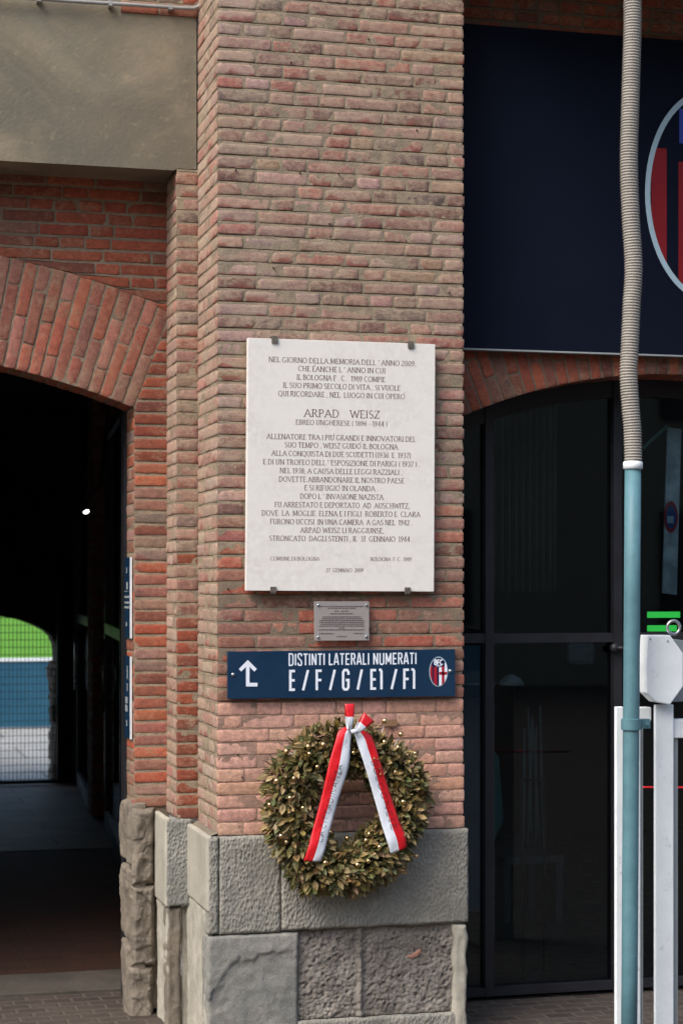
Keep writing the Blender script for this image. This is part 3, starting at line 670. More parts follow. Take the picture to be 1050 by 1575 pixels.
def lettering(mb, txt, x0, x1, z0, h, place, style='roman', gap=.16, space=.34, heavy=.15, hair=.07, th=.0006):
    """fit txt between x0 and x1 with cap height h; place(x, z, lift) -> point in the world"""
    table = dict(GL)
    if style == 'cond': table.update(CN)
    adv = []; x = 0
    for ch in txt:
        if ch == ' ': x += space; adv.append(None); continue
        w = table[ch][0]; adv.append(x+(0 if w > 0 else 0)); x += max(w, 0)+gap if w > 0 else 0
    kx = (x1-x0)/max(1e-6, x-gap); lift = 0
    def wf(dx, dy):
        if style != 'roman': return heavy
        t = math.atan2(dy, dx) % math.pi
        f = abs(math.sin(t)); 
        if .25 < t < 1.35: f *= .45         # up strokes are thin
        return hair+(heavy-hair)*f
    for ch, ax in zip(txt, adv):
        if ax is None: continue
        for k, st in enumerate(table[ch][1]):
            closed = len(st) > 4 and math.hypot(st[0][0]-st[-1][0], st[0][1]-st[-1][1]) < 1e-3
            asp = kx/h; pts = [((ax+p[0])*asp, p[1]) for p in st]
            L, Rr = ribbon_stroke(pts, wf, closed); lift = th*(1+.12*k)
            a = [mb.vert(place(x0+p[0]*h, z0+p[1]*h, lift)) for p in L]; b = [mb.vert(place(x0+p[0]*h, z0+p[1]*h, lift)) for p in Rr]
            for i in range(len(a)-1): mb.face((b[i], b[i+1], a[i+1], a[i]))
            if style == 'roman' and ch.isalnum():
                for e, o in ((st[0], st[1]), (st[-1], st[-2])):
                    if closed: break
                    dy = abs(e[1]-o[1]); dx = abs(e[0]-o[0]); ex_, ey = (ax+e[0])*asp, e[1]
                    if dy > dx and (abs(e[1]) < .01 or abs(e[1]-1) < .01):
                        if ch == 'A' and e[1] > .9 or ch in 'VW' and e[1] < .1: continue
                        s_ = .055 if e[1] > .5 else -.055; hw = .15
                        q = [(ex_-hw, ey), (ex_+hw, ey), (ex_+hw, ey-s_), (ex_-hw, ey-s_)]
                    elif dx > dy and ch in 'EFLTZ27' and (abs(e[1]) < .01 or abs(e[1]-1) < .01) and not (e[0] < .1 and ch in 'EFL'):
                        s_ = -.17 if e[1] > .5 else .17; q = [(ex_-.03, ey), (ex_+.03, ey), (ex_+.03, ey+s_), (ex_-.03, ey+s_)]
                    else: continue
                    ids = [mb.vert(place(x0+p[0]*h, z0+p[1]*h, th*1.6)) for p in q]
                    mb.face(ids)

def crest(parent, cx, cz, a, b, y, mats, th):
    "oval crest lying on the plane y, built of stacked thin sheets"
    ring, navy, red, white, blue = mats
    d = Vector((0, th, 0))
    m = MB(); m.prism(ell(cx, cz, a, b, y-th, 72), d); c = m.build('crest', ring, parent)
    ai, bi = a*.925, b*.945
    m = MB(); m.prism(ell(cx, cz, ai, bi, y-2*th, 72), d); m.build('crest_field', navy, c)
    def column(xa, xb, ztop=1.0, zbot=-1.0):
        out = []; n = 14
        for k in range(n+1):
            x = xa+(xb-xa)*k/n; e = math.sqrt(max(0, 1-x*x)); out.append((x, min(e, ztop), max(-e, zbot)))
        return [Vector((cx+x*ai, y-3*th, cz+zz*bi)) for x, _, zz in out]+[Vector((cx+x*ai, y-3*th, cz+zz*bi)) for x, zz, _ in reversed(out)]
    m = MB()
    for xa, xb, zt_ in ((-.985, -.74, .44), (-.55, -.2, .32)): m.prism(column(xa, xb, zt_), d)
    m.build('crest_stripes', red, c)
    m = MB(); m.prism(column(.04, .985, .30), d)
    m.prism(column(.70, .97, .62, .302), d); m.build('crest_shield', white, c)
    m = MB()
    for v in (column(.36, .66, .36), column(.05, .985, -.02, -.22)): m.prism([p-Vector((0, th, 0)) for p in v], d)
    m.build('crest_cross', red, c)
    m = MB(); pl = lambda x, z, l: Vector((x, y-3*th-l, z))
    lettering(m, 'BFC', cx-.52*ai, cx+.48*ai, cz+.50*bi, .34*bi, pl, 'sans', gap=.12, heavy=.24, th=th)
    lettering(m, '1909', cx-.31*ai, cx+.31*ai, cz+.355*bi, .115*bi, pl, 'sans', gap=.16, heavy=.22, th=th)
    m.build('crest_lettering', white if blue is None else blue, c)
    return c
ce = P(1094, 302, YN); ca = P(1094+101, 302, YN).x-ce.x; cb = P(1094, 302-165, YN).z-ce.z
crest(bn, ce.x, ce.z, ca, cb, YN-.001, (BPALE, BANNER, BRED, BPALE, BBLUE), .0015)

# black glazed entrance
gd = empty('glazed_entrance', (1.7, YD, 0), 'black framed glazed entrance under the brick arch, dark shop behind the glass', 'entrance')
arcz = lambda x, o=0.: cz2+math.sqrt(max(0, (r2-o)**2-(x-cx2)**2))
dx_ = lambda p: X(p, YD); zr1 = Z(840, 974, YD); zr0 = Z(840, 988, YD); XE = 3.4
fr = MB()
for a, b in ((743, 756), (939.5, 952)):
    xa, xb = dx_(a), dx_(b); fr.box((xa, YD-.03, .02), (xb, YD+.05, arcz((xa+xb)/2)+.05))
vx = [(XR-.02, dx_(743)), (dx_(756), dx_(939.5)), (dx_(952), XE)]
for a, b in vx: fr.box((a, YD-.024, zr0), (b, YD+.044, zr1)); fr.box((a, YD-.026, .02), (b, YD+.046, .02+(Z(840, 1524, YD)-Z(840, 1537, YD))))
n = 40; xs = [XR-.02+(XE-XR+.02)*k/n for k in range(n+1)]
for x, x2 in zip(xs, xs[1:]):
    fr.prism([(x, YD-.022, arcz(x, .075)), (x2, YD-.022, arcz(x2, .075)), (x2, YD-.022, arcz(x2)+.06), (x, YD-.022, arcz(x)+.06)], Vector((0, .06, 0)))
fr.build('frame', BLACKM, gd)
for a, b in vx:
    m = MB(); m.box((a, YD+.008, .05), (b, YD+.014, zr0+.01)); m.build('glass_pane', GLASS, gd)
    k = 16; top = [(a+(b-a)*i/k, arcz(a+(b-a)*i/k, .05)) for i in range(k+1)]
    m = MB(); m.prism([(a, YD+.008, zr1-.01), (b, YD+.008, zr1-.01)]+[(x, YD+.008, z) for x, z in reversed(top)], Vector((0, .006, 0))); m.build('glass_pane', GLASS, gd)
m = MB(); hp = P(953, 997, YD-.05); m.tube([hp+Vector((-.02, .02, 0)), hp, hp+Vector((.03, -.012, 0))], .011, 10); m.tube([hp+Vector((-.02, .03, 0)), hp+Vector((-.02, .0, 0))], .022, 14)
m.build('lock', BLACKM, gd, smooth=True)

# ------------------------------------------------------------------ ground and shell
g = MB(); g.poly([(-60, -60, 0), (60, -60, 0), (60, 10.6, 0), (-60, 10.6, 0)]); tag(g.build('pavement', PAVE), kind='structure')
XPW = X(124, 10.7)
g = MB(); g.poly([(-6, 1.6, .006), (XPW+1, 1.6, .006), (XPW+1, 6.1, .006), (-6, 6.1, .006)]); tag(g.build('passage_floor', TILE), kind='structure')
g = MB(); g.poly([(-6, 6.1, .01), (XPW+1, 6.1, .01), (XPW+1, 10.75, .01), (-6, 10.75, .01)]); tag(g.build('passage_daylit_paving', mat_paving('daylit_grey_slabs', rgb(140, 122, 100), rgb(118, 104, 86), rgb(88, 78, 66), 1, .9, .45, .6, .004, .012, .15)), kind='structure')  # paler far floor: daylight from the end opening put into its colour
g = MB(); y0 = 9.25/FP*(math.cos(TH)*FP+400*math.sin(TH))+CAMP.y
g.box((-6, 1.2, -.02), (XJ+.6, 1.64, .018)); tag(g.build('threshold', SILL, bevel=.006), kind='structure')
g = MB(); g.poly([(XR-.1, YD-.02, .005), (6, YD-.02, .005), (6, 6, .005), (XR-.1, 6, .005)]); tag(g.build('shop_floor', mat_plain('dark_shop_floor', rgb(70, 70, 68), .35, .4, 0, .2)), kind='structure')
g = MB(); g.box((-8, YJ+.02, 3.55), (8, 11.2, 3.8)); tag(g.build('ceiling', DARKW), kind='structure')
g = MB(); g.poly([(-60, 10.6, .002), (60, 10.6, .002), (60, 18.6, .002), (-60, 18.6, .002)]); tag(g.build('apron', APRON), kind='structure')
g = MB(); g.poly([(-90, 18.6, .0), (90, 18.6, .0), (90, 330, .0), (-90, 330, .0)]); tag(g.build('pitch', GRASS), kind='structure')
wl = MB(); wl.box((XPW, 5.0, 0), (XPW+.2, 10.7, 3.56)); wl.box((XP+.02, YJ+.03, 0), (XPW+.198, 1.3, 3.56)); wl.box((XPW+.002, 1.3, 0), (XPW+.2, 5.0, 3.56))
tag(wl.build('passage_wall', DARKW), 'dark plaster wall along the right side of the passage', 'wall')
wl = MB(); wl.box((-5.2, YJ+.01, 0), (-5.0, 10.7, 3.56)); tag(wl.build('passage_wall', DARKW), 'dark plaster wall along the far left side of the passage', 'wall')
# end wall with its low arch
YE = 10.8
ew = empty('end_wall', (-2.5, YE, 0), 'dark wall closing the passage, with a low rough edged arch to the pitch', 'wall')
m = MB(); edge = [(-160, 925), (-80, 932), (0, 948), (30, 953), (55, 962), (72, 971), (81, 980), (86, 992), (88, 1012)]
e2 = [P(a, b, YE) for a, b in edge]
for a, b in zip(e2, e2[1:]): m.prism([(a.x, YE, a.z), (b.x, YE, b.z), (b.x, YE, 3.6), (a.x, YE, 3.6)], Vector((0, .4, 0)))
m.box((e2[0].x-6, YE, 0), (e2[0].x, YE+.4, 3.6)); m.box((e2[-1].x, YE, 0), (XPW+.4, YE+.4, 3.6)); m.build('plaster', DARKW, ew)
block('jagged_jamb', STONEW, ew, Vector((e2[-1].x+.004, 0, 0)), -EY, -EX, -YE-.4, -YE+.004, .01, e2[-1].z-.02, 'rock', .05, seed=31, step=.02, rnd=.03)
m = MB(); m.box((P(90, 905, YE-.05).x, YE-.06, 0), (P(112, 905, YE-.05).x, YE-.002, 2.2)); m.build('dark_post', DARKR, ew)
# wire gate
gt = empty('wire_gate', (-2.6, YE-.1, 0), 'black wire mesh gate across the far end of the passage', 'gate')
m = MB(); yg = YE-.10; xr_ = P(87, 905, yg).x; xx = xr_
while xx > xr_-1.6:
    m.box((xx-.0025, yg-.0025, .05), (xx+.0025, yg+.0025, 1.95)); xx -= .0372
zz = .06
while zz < 1.95: m.box((xr_-1.6, yg-.006, zz-.0025), (xr_+.01, yg-.0028, zz+.0025)); zz += .07
m.build('wire_mesh', BLACKM, gt)
m = MB(); m.box((xr_-1.6, yg-.02, .02), (xr_+.02, yg+.02, .055)); m.box((xr_+.005, yg-.022, .02), (xr_+.04, yg+.022, 1.98)); m.build('gate_frame', BLACKM, gt)
# advertising board by the pitch
bd = empty('pitch_board', (-4, 18.2, 0), 'long blue pitch side board with a white top edge, beyond the wire gate', 'board')
zt_ = Z(40, 1017, 18.2); m = MB(); m.box((-30, 18.2, .03), (16, 18.26, zt_)); m.build('panel', BOARDB, bd)
m = MB(); m.box((-30, 18.18, zt_), (16, 18.28, zt_+.042)); m.build('top_rail', WHITEM, bd)

# brick pier, two open leaves and the lamp inside the passage
def at_d(px, d): # ground point at that distance along the view
    u = px-525; return CAMP+Vector((math.sin(TH)*FP+math.cos(TH)*u, math.cos(TH)*FP-math.sin(TH)*u, 0))*(d/FP)
def leaf(name, A, B, top, railz, label):
    root = empty(name, (A.x, A.y, 0), label, 'door', 'black glazed door leaves standing open in the passage')
    v = (B-A); v.z = 0; L = v.length; v.normalize(); w = Vector((-v.y, v.x, 0)); fr = MB()
    def bar(s0, s1, z0, z1, t=.022): fr.obox(Vector((A.x, A.y, 0))+v*((s0+s1)/2)+EZ*((z0+z1)/2), v, w, EZ, (s1-s0)/2, t, (z1-z0)/2)
    bar(0, .07, .03, top); bar(L-.07, L, .03, top); bar(.07, L-.07, .03, .16, .02); bar(.07, L-.07, railz-.04, railz+.04, .02); bar(.07, L-.07, top-.08, top, .02)
    fr.build('frame', BLACKM, root)
    for z0, z1 in ((.15, railz-.03), (railz+.03, top-.07)):
        g_ = MB(); g_.obox(Vector((A.x, A.y, 0))+v*(L/2)+EZ*((z0+z1)/2), v, w, EZ, L/2-.06, .004, (z1-z0)/2); g_.build('glass_pane', GLASS, root)
    h_ = MB(); c = Vector((A.x, A.y, 0))+v*(L*.82)-w*-.05; h_.tube([c+EZ*.95, c+EZ*1.5], .014, 8); h_.build('pull_handle', STEEL, root, smooth=True)
leaf('open_door', at_d(190, 12.6), at_d(165, 14.9), 3.1, 1.57, 'nearer black glazed door leaf standing open inside the passage')
leaf('open_door', at_d(140, 16.0), at_d(122, 18.0), 2.9, 1.6, 'farther black glazed door leaf, deep in the passage near the wire gate')
bp = empty('inner_pier', at_d(155, 15.6)*1, 'dim brick pier between the two open black door leaves', 'pier'); bp.location.z = 0
mb = MB(); mm = MB(); c0 = at_d(143, 15.6); c1 = at_d(172, 15.6)
wall_face(mb, mm, Vector((0, c0.y, 0)), EX, -EY, c0.x, c1.x+.2, .02, 3.5, RED+PALE, lambda z: .4, lowres=True, ch=.065)
wall_face(mb, mm, Vector((c0.x, c0.y+.35, 0)), -EY, -EX, 0, .35, .02, 3.5, RED+PALE, lambda z: .4, lowres=True, ch=.065)
mb.build('brickwork', BRICKIN, bp, smooth=True); mm.build('mortar', MORTAR, bp)
# black frame just behind the jamb
m = MB(); xa = XJ-.012; m.box((xa, YJ+.004, .02), (xa+.09, YJ+.10, 3.0)); jo = m.build('door_jamb', BLACKM); tag(jo, 'black metal door jamb standing upright just behind the brick opening', 'door jamb')
lp = empty('spotlight', at_d(134, 12), 'small lit spotlight hanging in the dark passage', 'lamp'); lc = at_d(133, 12)+EZ*((905-787)/FP*12); lp.location = lc
ax = Vector((.25, -.5, -.85)).normalized()
m = MB(); m.tube([lc-ax*.002, lc-ax*.05, lc-ax*.12, lc-ax*.125], [.024, .026, .02, .01], 20); m.build('housing', BLACKM, lp, smooth=True)
m = MB(); m.tube([lc, lc+ax*.004], [.018, .016], 20); m.build('lens', mat_emit('lamp_glow', (.95, 1, .86), 5), lp)
m = MB(); m.tube([lc-ax*.08, lc-ax*.08+Vector((.12, .04, .1)), Vector((lc.x+.2, lc.y+.06, 3.56))], .012, 8); m.build('bracket', BLACKM, lp, smooth=True)

# two edge-on signs on the passage jamb
def jamb_sign(y0a, y1a, label, rows_):
    xs_ = XJ-.007; ya, yb_ = Y2+.055, YJ-.006
    z1 = Z(204, y0a, ya); z0 = Z(204, y1a, ya)
    r = empty('jamb_sign', (xs_, (ya+yb_)/2, z0), label, 'sign', 'navy signs on the passage jamb')
    m = MB(); m.box((xs_-.004, ya, z0), (xs_+.003, yb_, z1)); m.build('panel', NAVY, r)
    m = MB(); m.box((xs_-.0055, ya-.012, z0), (xs_+.003, ya-.001, z1)); m.build('edge', WHITEM, r)
    m = MB()
    for (t, h, a, b, n) in rows_:
        for k in range(n):
            s0 = a+(b-a)*k/n; s1 = a+(b-a)*(k+.75)/n; zc = z1-(z1-z0)*t
            m.box((xs_-.0062, yb_-(yb_-ya)*s1, zc-h*(z1-z0)/2), (xs_-.0045, yb_-(yb_-ya)*s0, zc+h*(z1-z0)/2))
    m.build('lettering', GREYM, r)
jamb_sign(857, 982, 'upper navy sign with white marks, edge-on on the passage jamb', [(.16, .07, .4, .5, 1), (.35, .09, .4, .65, 2), (.42, .008, .06, .94, 1), (.49, .028, .06, .94, 4), (.56, .028, .06, .94, 3), (.62, .028, .06, .94, 4), (.83, .05, .3, .5, 1)])
jamb_sign(1010, 1137, 'lower navy sign with white marks, edge-on on the passage jamb', [(.2, .16, .5, .62, 1), (.38, .1, .5, .62, 1), (.54, .08, .2, .6, 3), (.64, .08, .2, .6, 3), (.82, .07, .4, .55, 1)])

# ------------------------------------------------------------------ things on the pier
# memorial plaque
YQ = -.045
mp = empty('memorial_plaque', (X(524, YQ), YQ, Z(524, 909, YQ)), 'white marble memorial plaque with engraved dark lettering on the brick pier', 'plaque')
q = [P(381.5, 519.5, YQ), P(669, 529.5, YQ), P(667, 910, YQ), P(378.5, 908.5, YQ)]
m = MB(); m.prism(q[::-1], Vector((0, .028, 0))); m.build('slab', MARBLE, mp, bevel=.0015)
LINES = [("NEL GIORNO DELLA MEMORIA DELL ' ANNO 2009,", 413.4, 639.3, 556, 7.7), ("CHE E`ANCHE L ' ANNO IN CUI", 458.6, 592, 568.5, 7.7), ("IL BOLOGNA F . C .  1909 COMPIE", 456.5, 592, 581.8, 7.7),
 ("IL SUO PRIMO SECOLO DI VITA , SI VUOLE", 435.5, 615, 594.5, 7.7), ("QUI RICORDARE , NEL  LUOGO IN CUI OPERO`", 428, 622, 607.5, 7.7), ("ARPAD    WEISZ", 468, 583.2, 636.4, 11.6), ("EBREO UNGHERESE ( 1896 - 1944 )", 455, 595.3, 650.6, 7.2),
 ("ALLENATORE TRA I PIU` GRANDI E INNOVATORI DEL", 410.4, 638.7, 673.3, 7.7), ("SUO TEMPO , WEISZ GUIDO` IL BOLOGNA", 437.9, 611.2, 685.7, 7.7), ("ALLA CONQUISTA DI DUE SCUDETTI (1936  E  1937)", 418, 631.3, 698.7, 7.7),
 ("E DI UN TROFEO DELL ' ESPOSIZIONE DI PARIGI ( 1937 ) .", 404.8, 645.2, 712, 7.7), ("NEL 1938, A CAUSA DELLE LEGGI RAZZIALI ,", 430.5, 618, 725, 7.7), ("DOVETTE ABBANDONARE IL NOSTRO PAESE", 429, 621, 738, 7.7),
 ("E SI RIFUGIO` IN OLANDA .", 468.3, 581, 750.8, 7.7), ("DOPO L ' INVASIONE NAZISTA", 461.5, 589, 763.8, 7.7), ("FU ARRESTATO E DEPORTATO  AD  AUSCHWITZ,", 422.5, 629.2, 777, 7.7), ("DOVE  LA  MOGLIE  ELENA E I FIGLI  ROBERTO E  CLARA", 402.8, 645.5, 790, 7.7),
 ("FURONO UCCISI  IN UNA CAMERA  A GAS NEL  1942 .", 415.5, 633.7, 803, 7.7), ("ARPAD WEISZ LI RAGGIUNSE,", 462, 590, 815.7, 7.7), ("STRONCATO  DAGLI STENTI , IL  31  GENNAIO  1944 .", 414.3, 634.2, 828.5, 7.7),
 ("COMUNE DI BOLOGNA", 415.8, 491, 859.2, 5.6), ("BOLOGNA  F. C.  1909", 569.6, 632.2, 860, 5.6), ("27  GENNAIO  2009", 501.4, 558.4, 877, 5.6)]
m = MB()
for t, a, b, yc_, h in LINES:
    p0 = P((a+b)/2, yc_+h/2, YQ); hh = P((a+b)/2, yc_-h/2, YQ).z-p0.z
    lettering(m, t, X(a, YQ), X(b, YQ), p0.z, hh, lambda x, z, l: Vector((x, YQ-l, z)), 'roman', heavy=.135, hair=.065, space=.3)
m.build('inscription', INK, mp)
for px, py in ((422, 523), (631, 531), (420, 907), (626, 908)):
    p = P(px, py, YQ); m = MB(); up = 1 if py < 700 else -1; w = .0125
    m.box((p.x-w, YQ-.008, p.z-w), (p.x+w, YQ-.001, p.z+w*1.0)); za = p.z+(w if up > 0 else -w-.004); m.box((p.x-w+.002, YQ-.007, za), (p.x+w-.002, .004, za+.004)); m.build('clip', CLIP, mp, bevel=.001)
# acrylic plaque
YA = -.03
ap = empty('acrylic_plaque', (X(525, YA), YA, Z(525, 986, YA)), 'small frosted acrylic plaque on four studs between marble slab and navy sign', 'plaque')
m = MB(); m.prism([P(483, 925, YA), P(483.5, 985.5, YA), P(567.5, 985, YA), P(567.5, 925, YA)], Vector((0, .005, 0))); m.build('plate', ACRYL, ap, bevel=.001)
for px, py in ((489, 930.5), (563, 930.5), (489, 980), (563, 979)):
    p = P(px, py, YA); m = MB(); m.tube([p+Vector((0, .034, 0)), p+Vector((0, -.004, 0)), p+Vector((0, -.006, 0))], [.006, .006, .004], 12); m.build('stud', STEEL, ap, smooth=True)
m = MB(); rr = random.Random(4)
for px0, px1, py in ((492.5, 558.5, 932.7), (504, 547, 935.4), (514.5, 522, 940), (524, 535.5, 940), (508, 543, 944), (496, 555, 948.8), (495, 557, 951.6), (491.5, 560, 954.4), (491, 560, 957.2), (493, 559, 960), (491, 560, 962.9), (521, 529, 965.8), (489.5, 560, 968.7), (491, 513, 974.6), (544, 560, 974.3), (518, 533, 979)):
    x = px0
    while x < px1-.5:
        w = min(rr.uniform(1.6, 5.), px1-x); p = P(x, py, YA); p1 = P(x+w, py, YA); h = .0021
        m.box((p.x, YA-.0006, p.z-h), (p1.x, YA-.0002, p.z+h)); x += w+.8
m.build('small_print', mat_plain('faded_print', rgb(92, 80, 78), .7), ap)

# direction sign
YS = -.032
ds = empty('direction_sign', (X(525, YS), YS, Z(525, 1073, YS)), 'wide navy stadium sign with white arrow, lettering and oval crest above the wreath', 'sign')
m = MB(); m.prism([P(350.5, 1002, YS), P(350.5, 1075, YS), P(699.5, 1071, YS), P(699.5, 998.5, YS)], Vector((0, .02, 0))); m.build('panel', NAVY, ds, bevel=.001)
m = MB(); pl = lambda x, z, l: Vector((x, YS-l, z))
tx = lambda p: X(p, YS); zz_ = lambda y: Z(525, y, YS)
lettering(m, 'DISTINTI LATERALI NUMERATI', tx(443.8), tx(640), zz_(1022.5), zz_(1005)-zz_(1022.5), pl, 'cond', gap=.12, space=.26, heavy=.125)
for t, a, b in (('E', 443.5, 455.5), ('/', 463.5, 476), ('F', 484, 496), ('/', 505, 517), ('G', 524.5, 538.5), ('/', 547.5, 558.5), ('E', 568, 580), ('1', 581, 589.5), ('/', 599.5, 611.5), ('F', 618.5, 630), ('1', 630.5, 639.8)):
    lettering(m, t, tx(a+1.5), tx(b-1.5), zz_(1061), zz_(1030)-zz_(1061), pl, 'cond', heavy=.125)
m.build('lettering', WHITEP, ds)
m = MB(); aw_ = .0148
def bar2(a, b, w, l):
    a = P(a[0], a[1], YS); b = P(b[0], b[1], YS); t = (b-a).normalized(); n_ = Vector((-t.z, 0, t.x))*(w/2); o = Vector((0, -l, 0))
    m.poly([a-n_+o, b-n_+o, b+n_+o, a+n_+o])
bar2((381, 1019), (381, 1055.5), aw_, .0008); bar2((379.2, 1017.2), (393, 1031), aw_, .001); bar2((382.8, 1017.2), (369, 1031), aw_, .0012); bar2((378.4, 1053), (396, 1053), aw_, .0014)
m.build('arrow', WHITEP, ds)
cc = P(674, 1033, YS); crest(ds, cc.x, cc.z, P(674+14.3, 1033, YS).x-cc.x, P(674, 1033-23, YS).z-cc.z, YS-.0004, (BPALE, CNAVY, REDP, WHITEP, None), .0006)
for px, py in ((358.5, 1037.5), (692, 1032)):
    p = P(px, py, YS); m = MB(); m.tube([p, p+Vector((0, -.003, 0)), p+Vector((0, -.005, 0))], [.0075, .007, .003], 16); m.build('screw', STEEL, ds, smooth=True)

# ------------------------------------------------------------------ wreath
WY = -.11
wc = P(530, 1240, WY); wr = empty('laurel_wreath', wc, 'dried olive brown laurel wreath with gold beads and red and white ribbon', 'wreath')
RM = .238; RT = .094; RTY = .078
rl = random.Random(11)
LP = [rgb(128, 108, 60), rgb(110, 96, 54), rgb(96, 88, 48), rgb(140, 120, 76), rgb(84, 80, 44), rgb(152, 128, 88), rgb(78, 76, 42), rgb(118, 92, 60), rgb(90, 96, 54)]
def torus_pt(a, b, k=1.0):
    rm = RM*(1.0+.03*math.sin(3*a+1)); rt = RT*(1+.1*math.sin(5*a)+.07*math.sin(9*a+2))*k
    zs = 1.06 if math.sin(a) < 0 else 1.0
    d = Vector((math.cos(a), 0, math.sin(a)*zs)); return wc+d*(rm+rt*math.cos(b))+Vector((0, -RTY*k*math.sin(b), 0)), (d*math.cos(b)*RTY+Vector((0, -RT*math.sin(b), 0))).normalized(), Vector((-math.sin(a), 0, math.cos(a)))
fo = MB()
def leafm(p, n, t, L, wd, col):
    "a folded, slightly curled leaf from p along t with face normal n"
    s = t.cross(n).normalized(); n = s.cross(t).normalized(); curl = rl.uniform(-.25, .5); fold = rl.uniform(.15, .6); tw = rl.uniform(-.4, .4)
    prof = ((0, .12), (.25, .8), (.5, 1.), (.75, .68), (1., .04)); L_, M_, R_ = [], [], []
    for u, w in prof:
        c = p+t*(L*u)+n*(-curl*L*u*u*.8); q = s*(wd*w*.5)+n*(tw*wd*w*.4*u); up = n*(fold*wd*w*.35)
        L_.append(fo.vert(c-q+up)); M_.append(fo.vert(c)); R_.append(fo.vert(c+q+up))
    for i in range(4): fo.face((L_[i], M_[i], M_[i+1], L_[i+1])); fo.face((M_[i], R_[i], R_[i+1], M_[i+1]))
for k in range(3300):
    a = rl.uniform(0, 2*math.pi); b = rl.uniform(-.55, math.pi+.55); dp = rl.choice((.72, .85, .95, 1.0))
    p, n, tg = torus_pt(a, b, dp)
    rad = Vector((math.cos(a), 0, math.sin(a)))
    t = (tg*rl.uniform(-.2, 1.0)*(-1 if rl.random() < .25 else 1)+n*rl.uniform(.3, 1.1)+rad*rl.uniform(-.3, .6)+Vector((0, 0, rl.uniform(-.5, .3)))).normalized()
    nn_ = (n+Vector((rl.uniform(-.6, .6), rl.uniform(-.9, .1), rl.uniform(-.3, .8)))).normalized()
    if abs(nn_.dot(t)) > .93: nn_ = (nn_+tg).normalized()
    fo.cur = vary(rl.choice(LP), .32, 1.18); L = rl.uniform(.028, .053)*(.75 if b > 2.3 else 1); leafm(p, nn_, t, L, L*rl.uniform(.40, .58), fo.cur)
fo.build('foliage', LEAF, wr)
m = MB(); m.cur = rgb(60, 54, 30); rows = []
for i in range(49):
    a = 2*math.pi*i/48; rows.append([torus_pt(a, 2*math.pi*j/14, .68)[0] for j in range(15)])
m.grid(rows); m.build('straw_core', mat_plain('straw_core', rgb(58, 52, 32), .9, .2, 0, .3, .01, 40), wr, smooth=True)
# gold beads, placed round the ring, some on wires standing off the leaves
beads = [(402,208),(410,298),(329,309),(335,348),(212,335),(378,418),(159,494),(252,480),(346,554),(231,585),(121,622),(182,790),(211,823),(421,934),(451,996),(541,1010),(594,946),(651,926),(680,1028),(741,987),(639,814),(537,802),(712,850),(867,797),(893,748),(963,719),(839,606),(944,548),(964,486),(900,433),(795,448),(811,315),(738,286),(826,243),(740,171),(902,346),(571,342),(908,897),(656,780),(448,770),(300,640),(480,1060),(640,1060),(780,930)]
b0 = None
for i, (u, v) in enumerate(beads):
    px, py = 380+u/3.5, 1060+v/3.5; c = P(px, py, WY); dxz = Vector((c.x-wc.x, 0, c.z-wc.z)); rr_ = dxz.length; k = (rr_-RM)/RT
    dep = RTY*math.sqrt(max(.0, 1-min(1, k*k)))+.018; pos = P(px, py, WY-dep)
    if k > .95:
        tgt = wc+dxz.normalized()*(RM+RT*.55)+Vector((0, -.05, 0)); wm = MB(); wm.tube([pos, pos*.5+tgt*.5+Vector((.004, 0, .006)), tgt], .0012, 6); wm.build('bead_wire', STEEL, wr, smooth=True)
    if b0 is None:
        m = MB(); n1, n2 = 10, 16; rows = []
        for j in range(n1+1):
            th_ = math.pi*j/n1; rows.append([Vector((.0112*math.sin(th_)*math.cos(2*math.pi*q_/n2), .0112*math.sin(th_)*math.sin(2*math.pi*q_/n2), .0112*math.cos(th_))) for q_ in range(n2+1)])
        m.grid(rows); o = m.build('gold_bead', GOLD, None, smooth=True); b0 = o
    else: o = b0.copy(); sc.collection.objects.link(o)
    o.parent = wr; o.location = pos-wr.location; s_ = rl.uniform(.82, 1.1); o.scale = (s_, s_, s_)
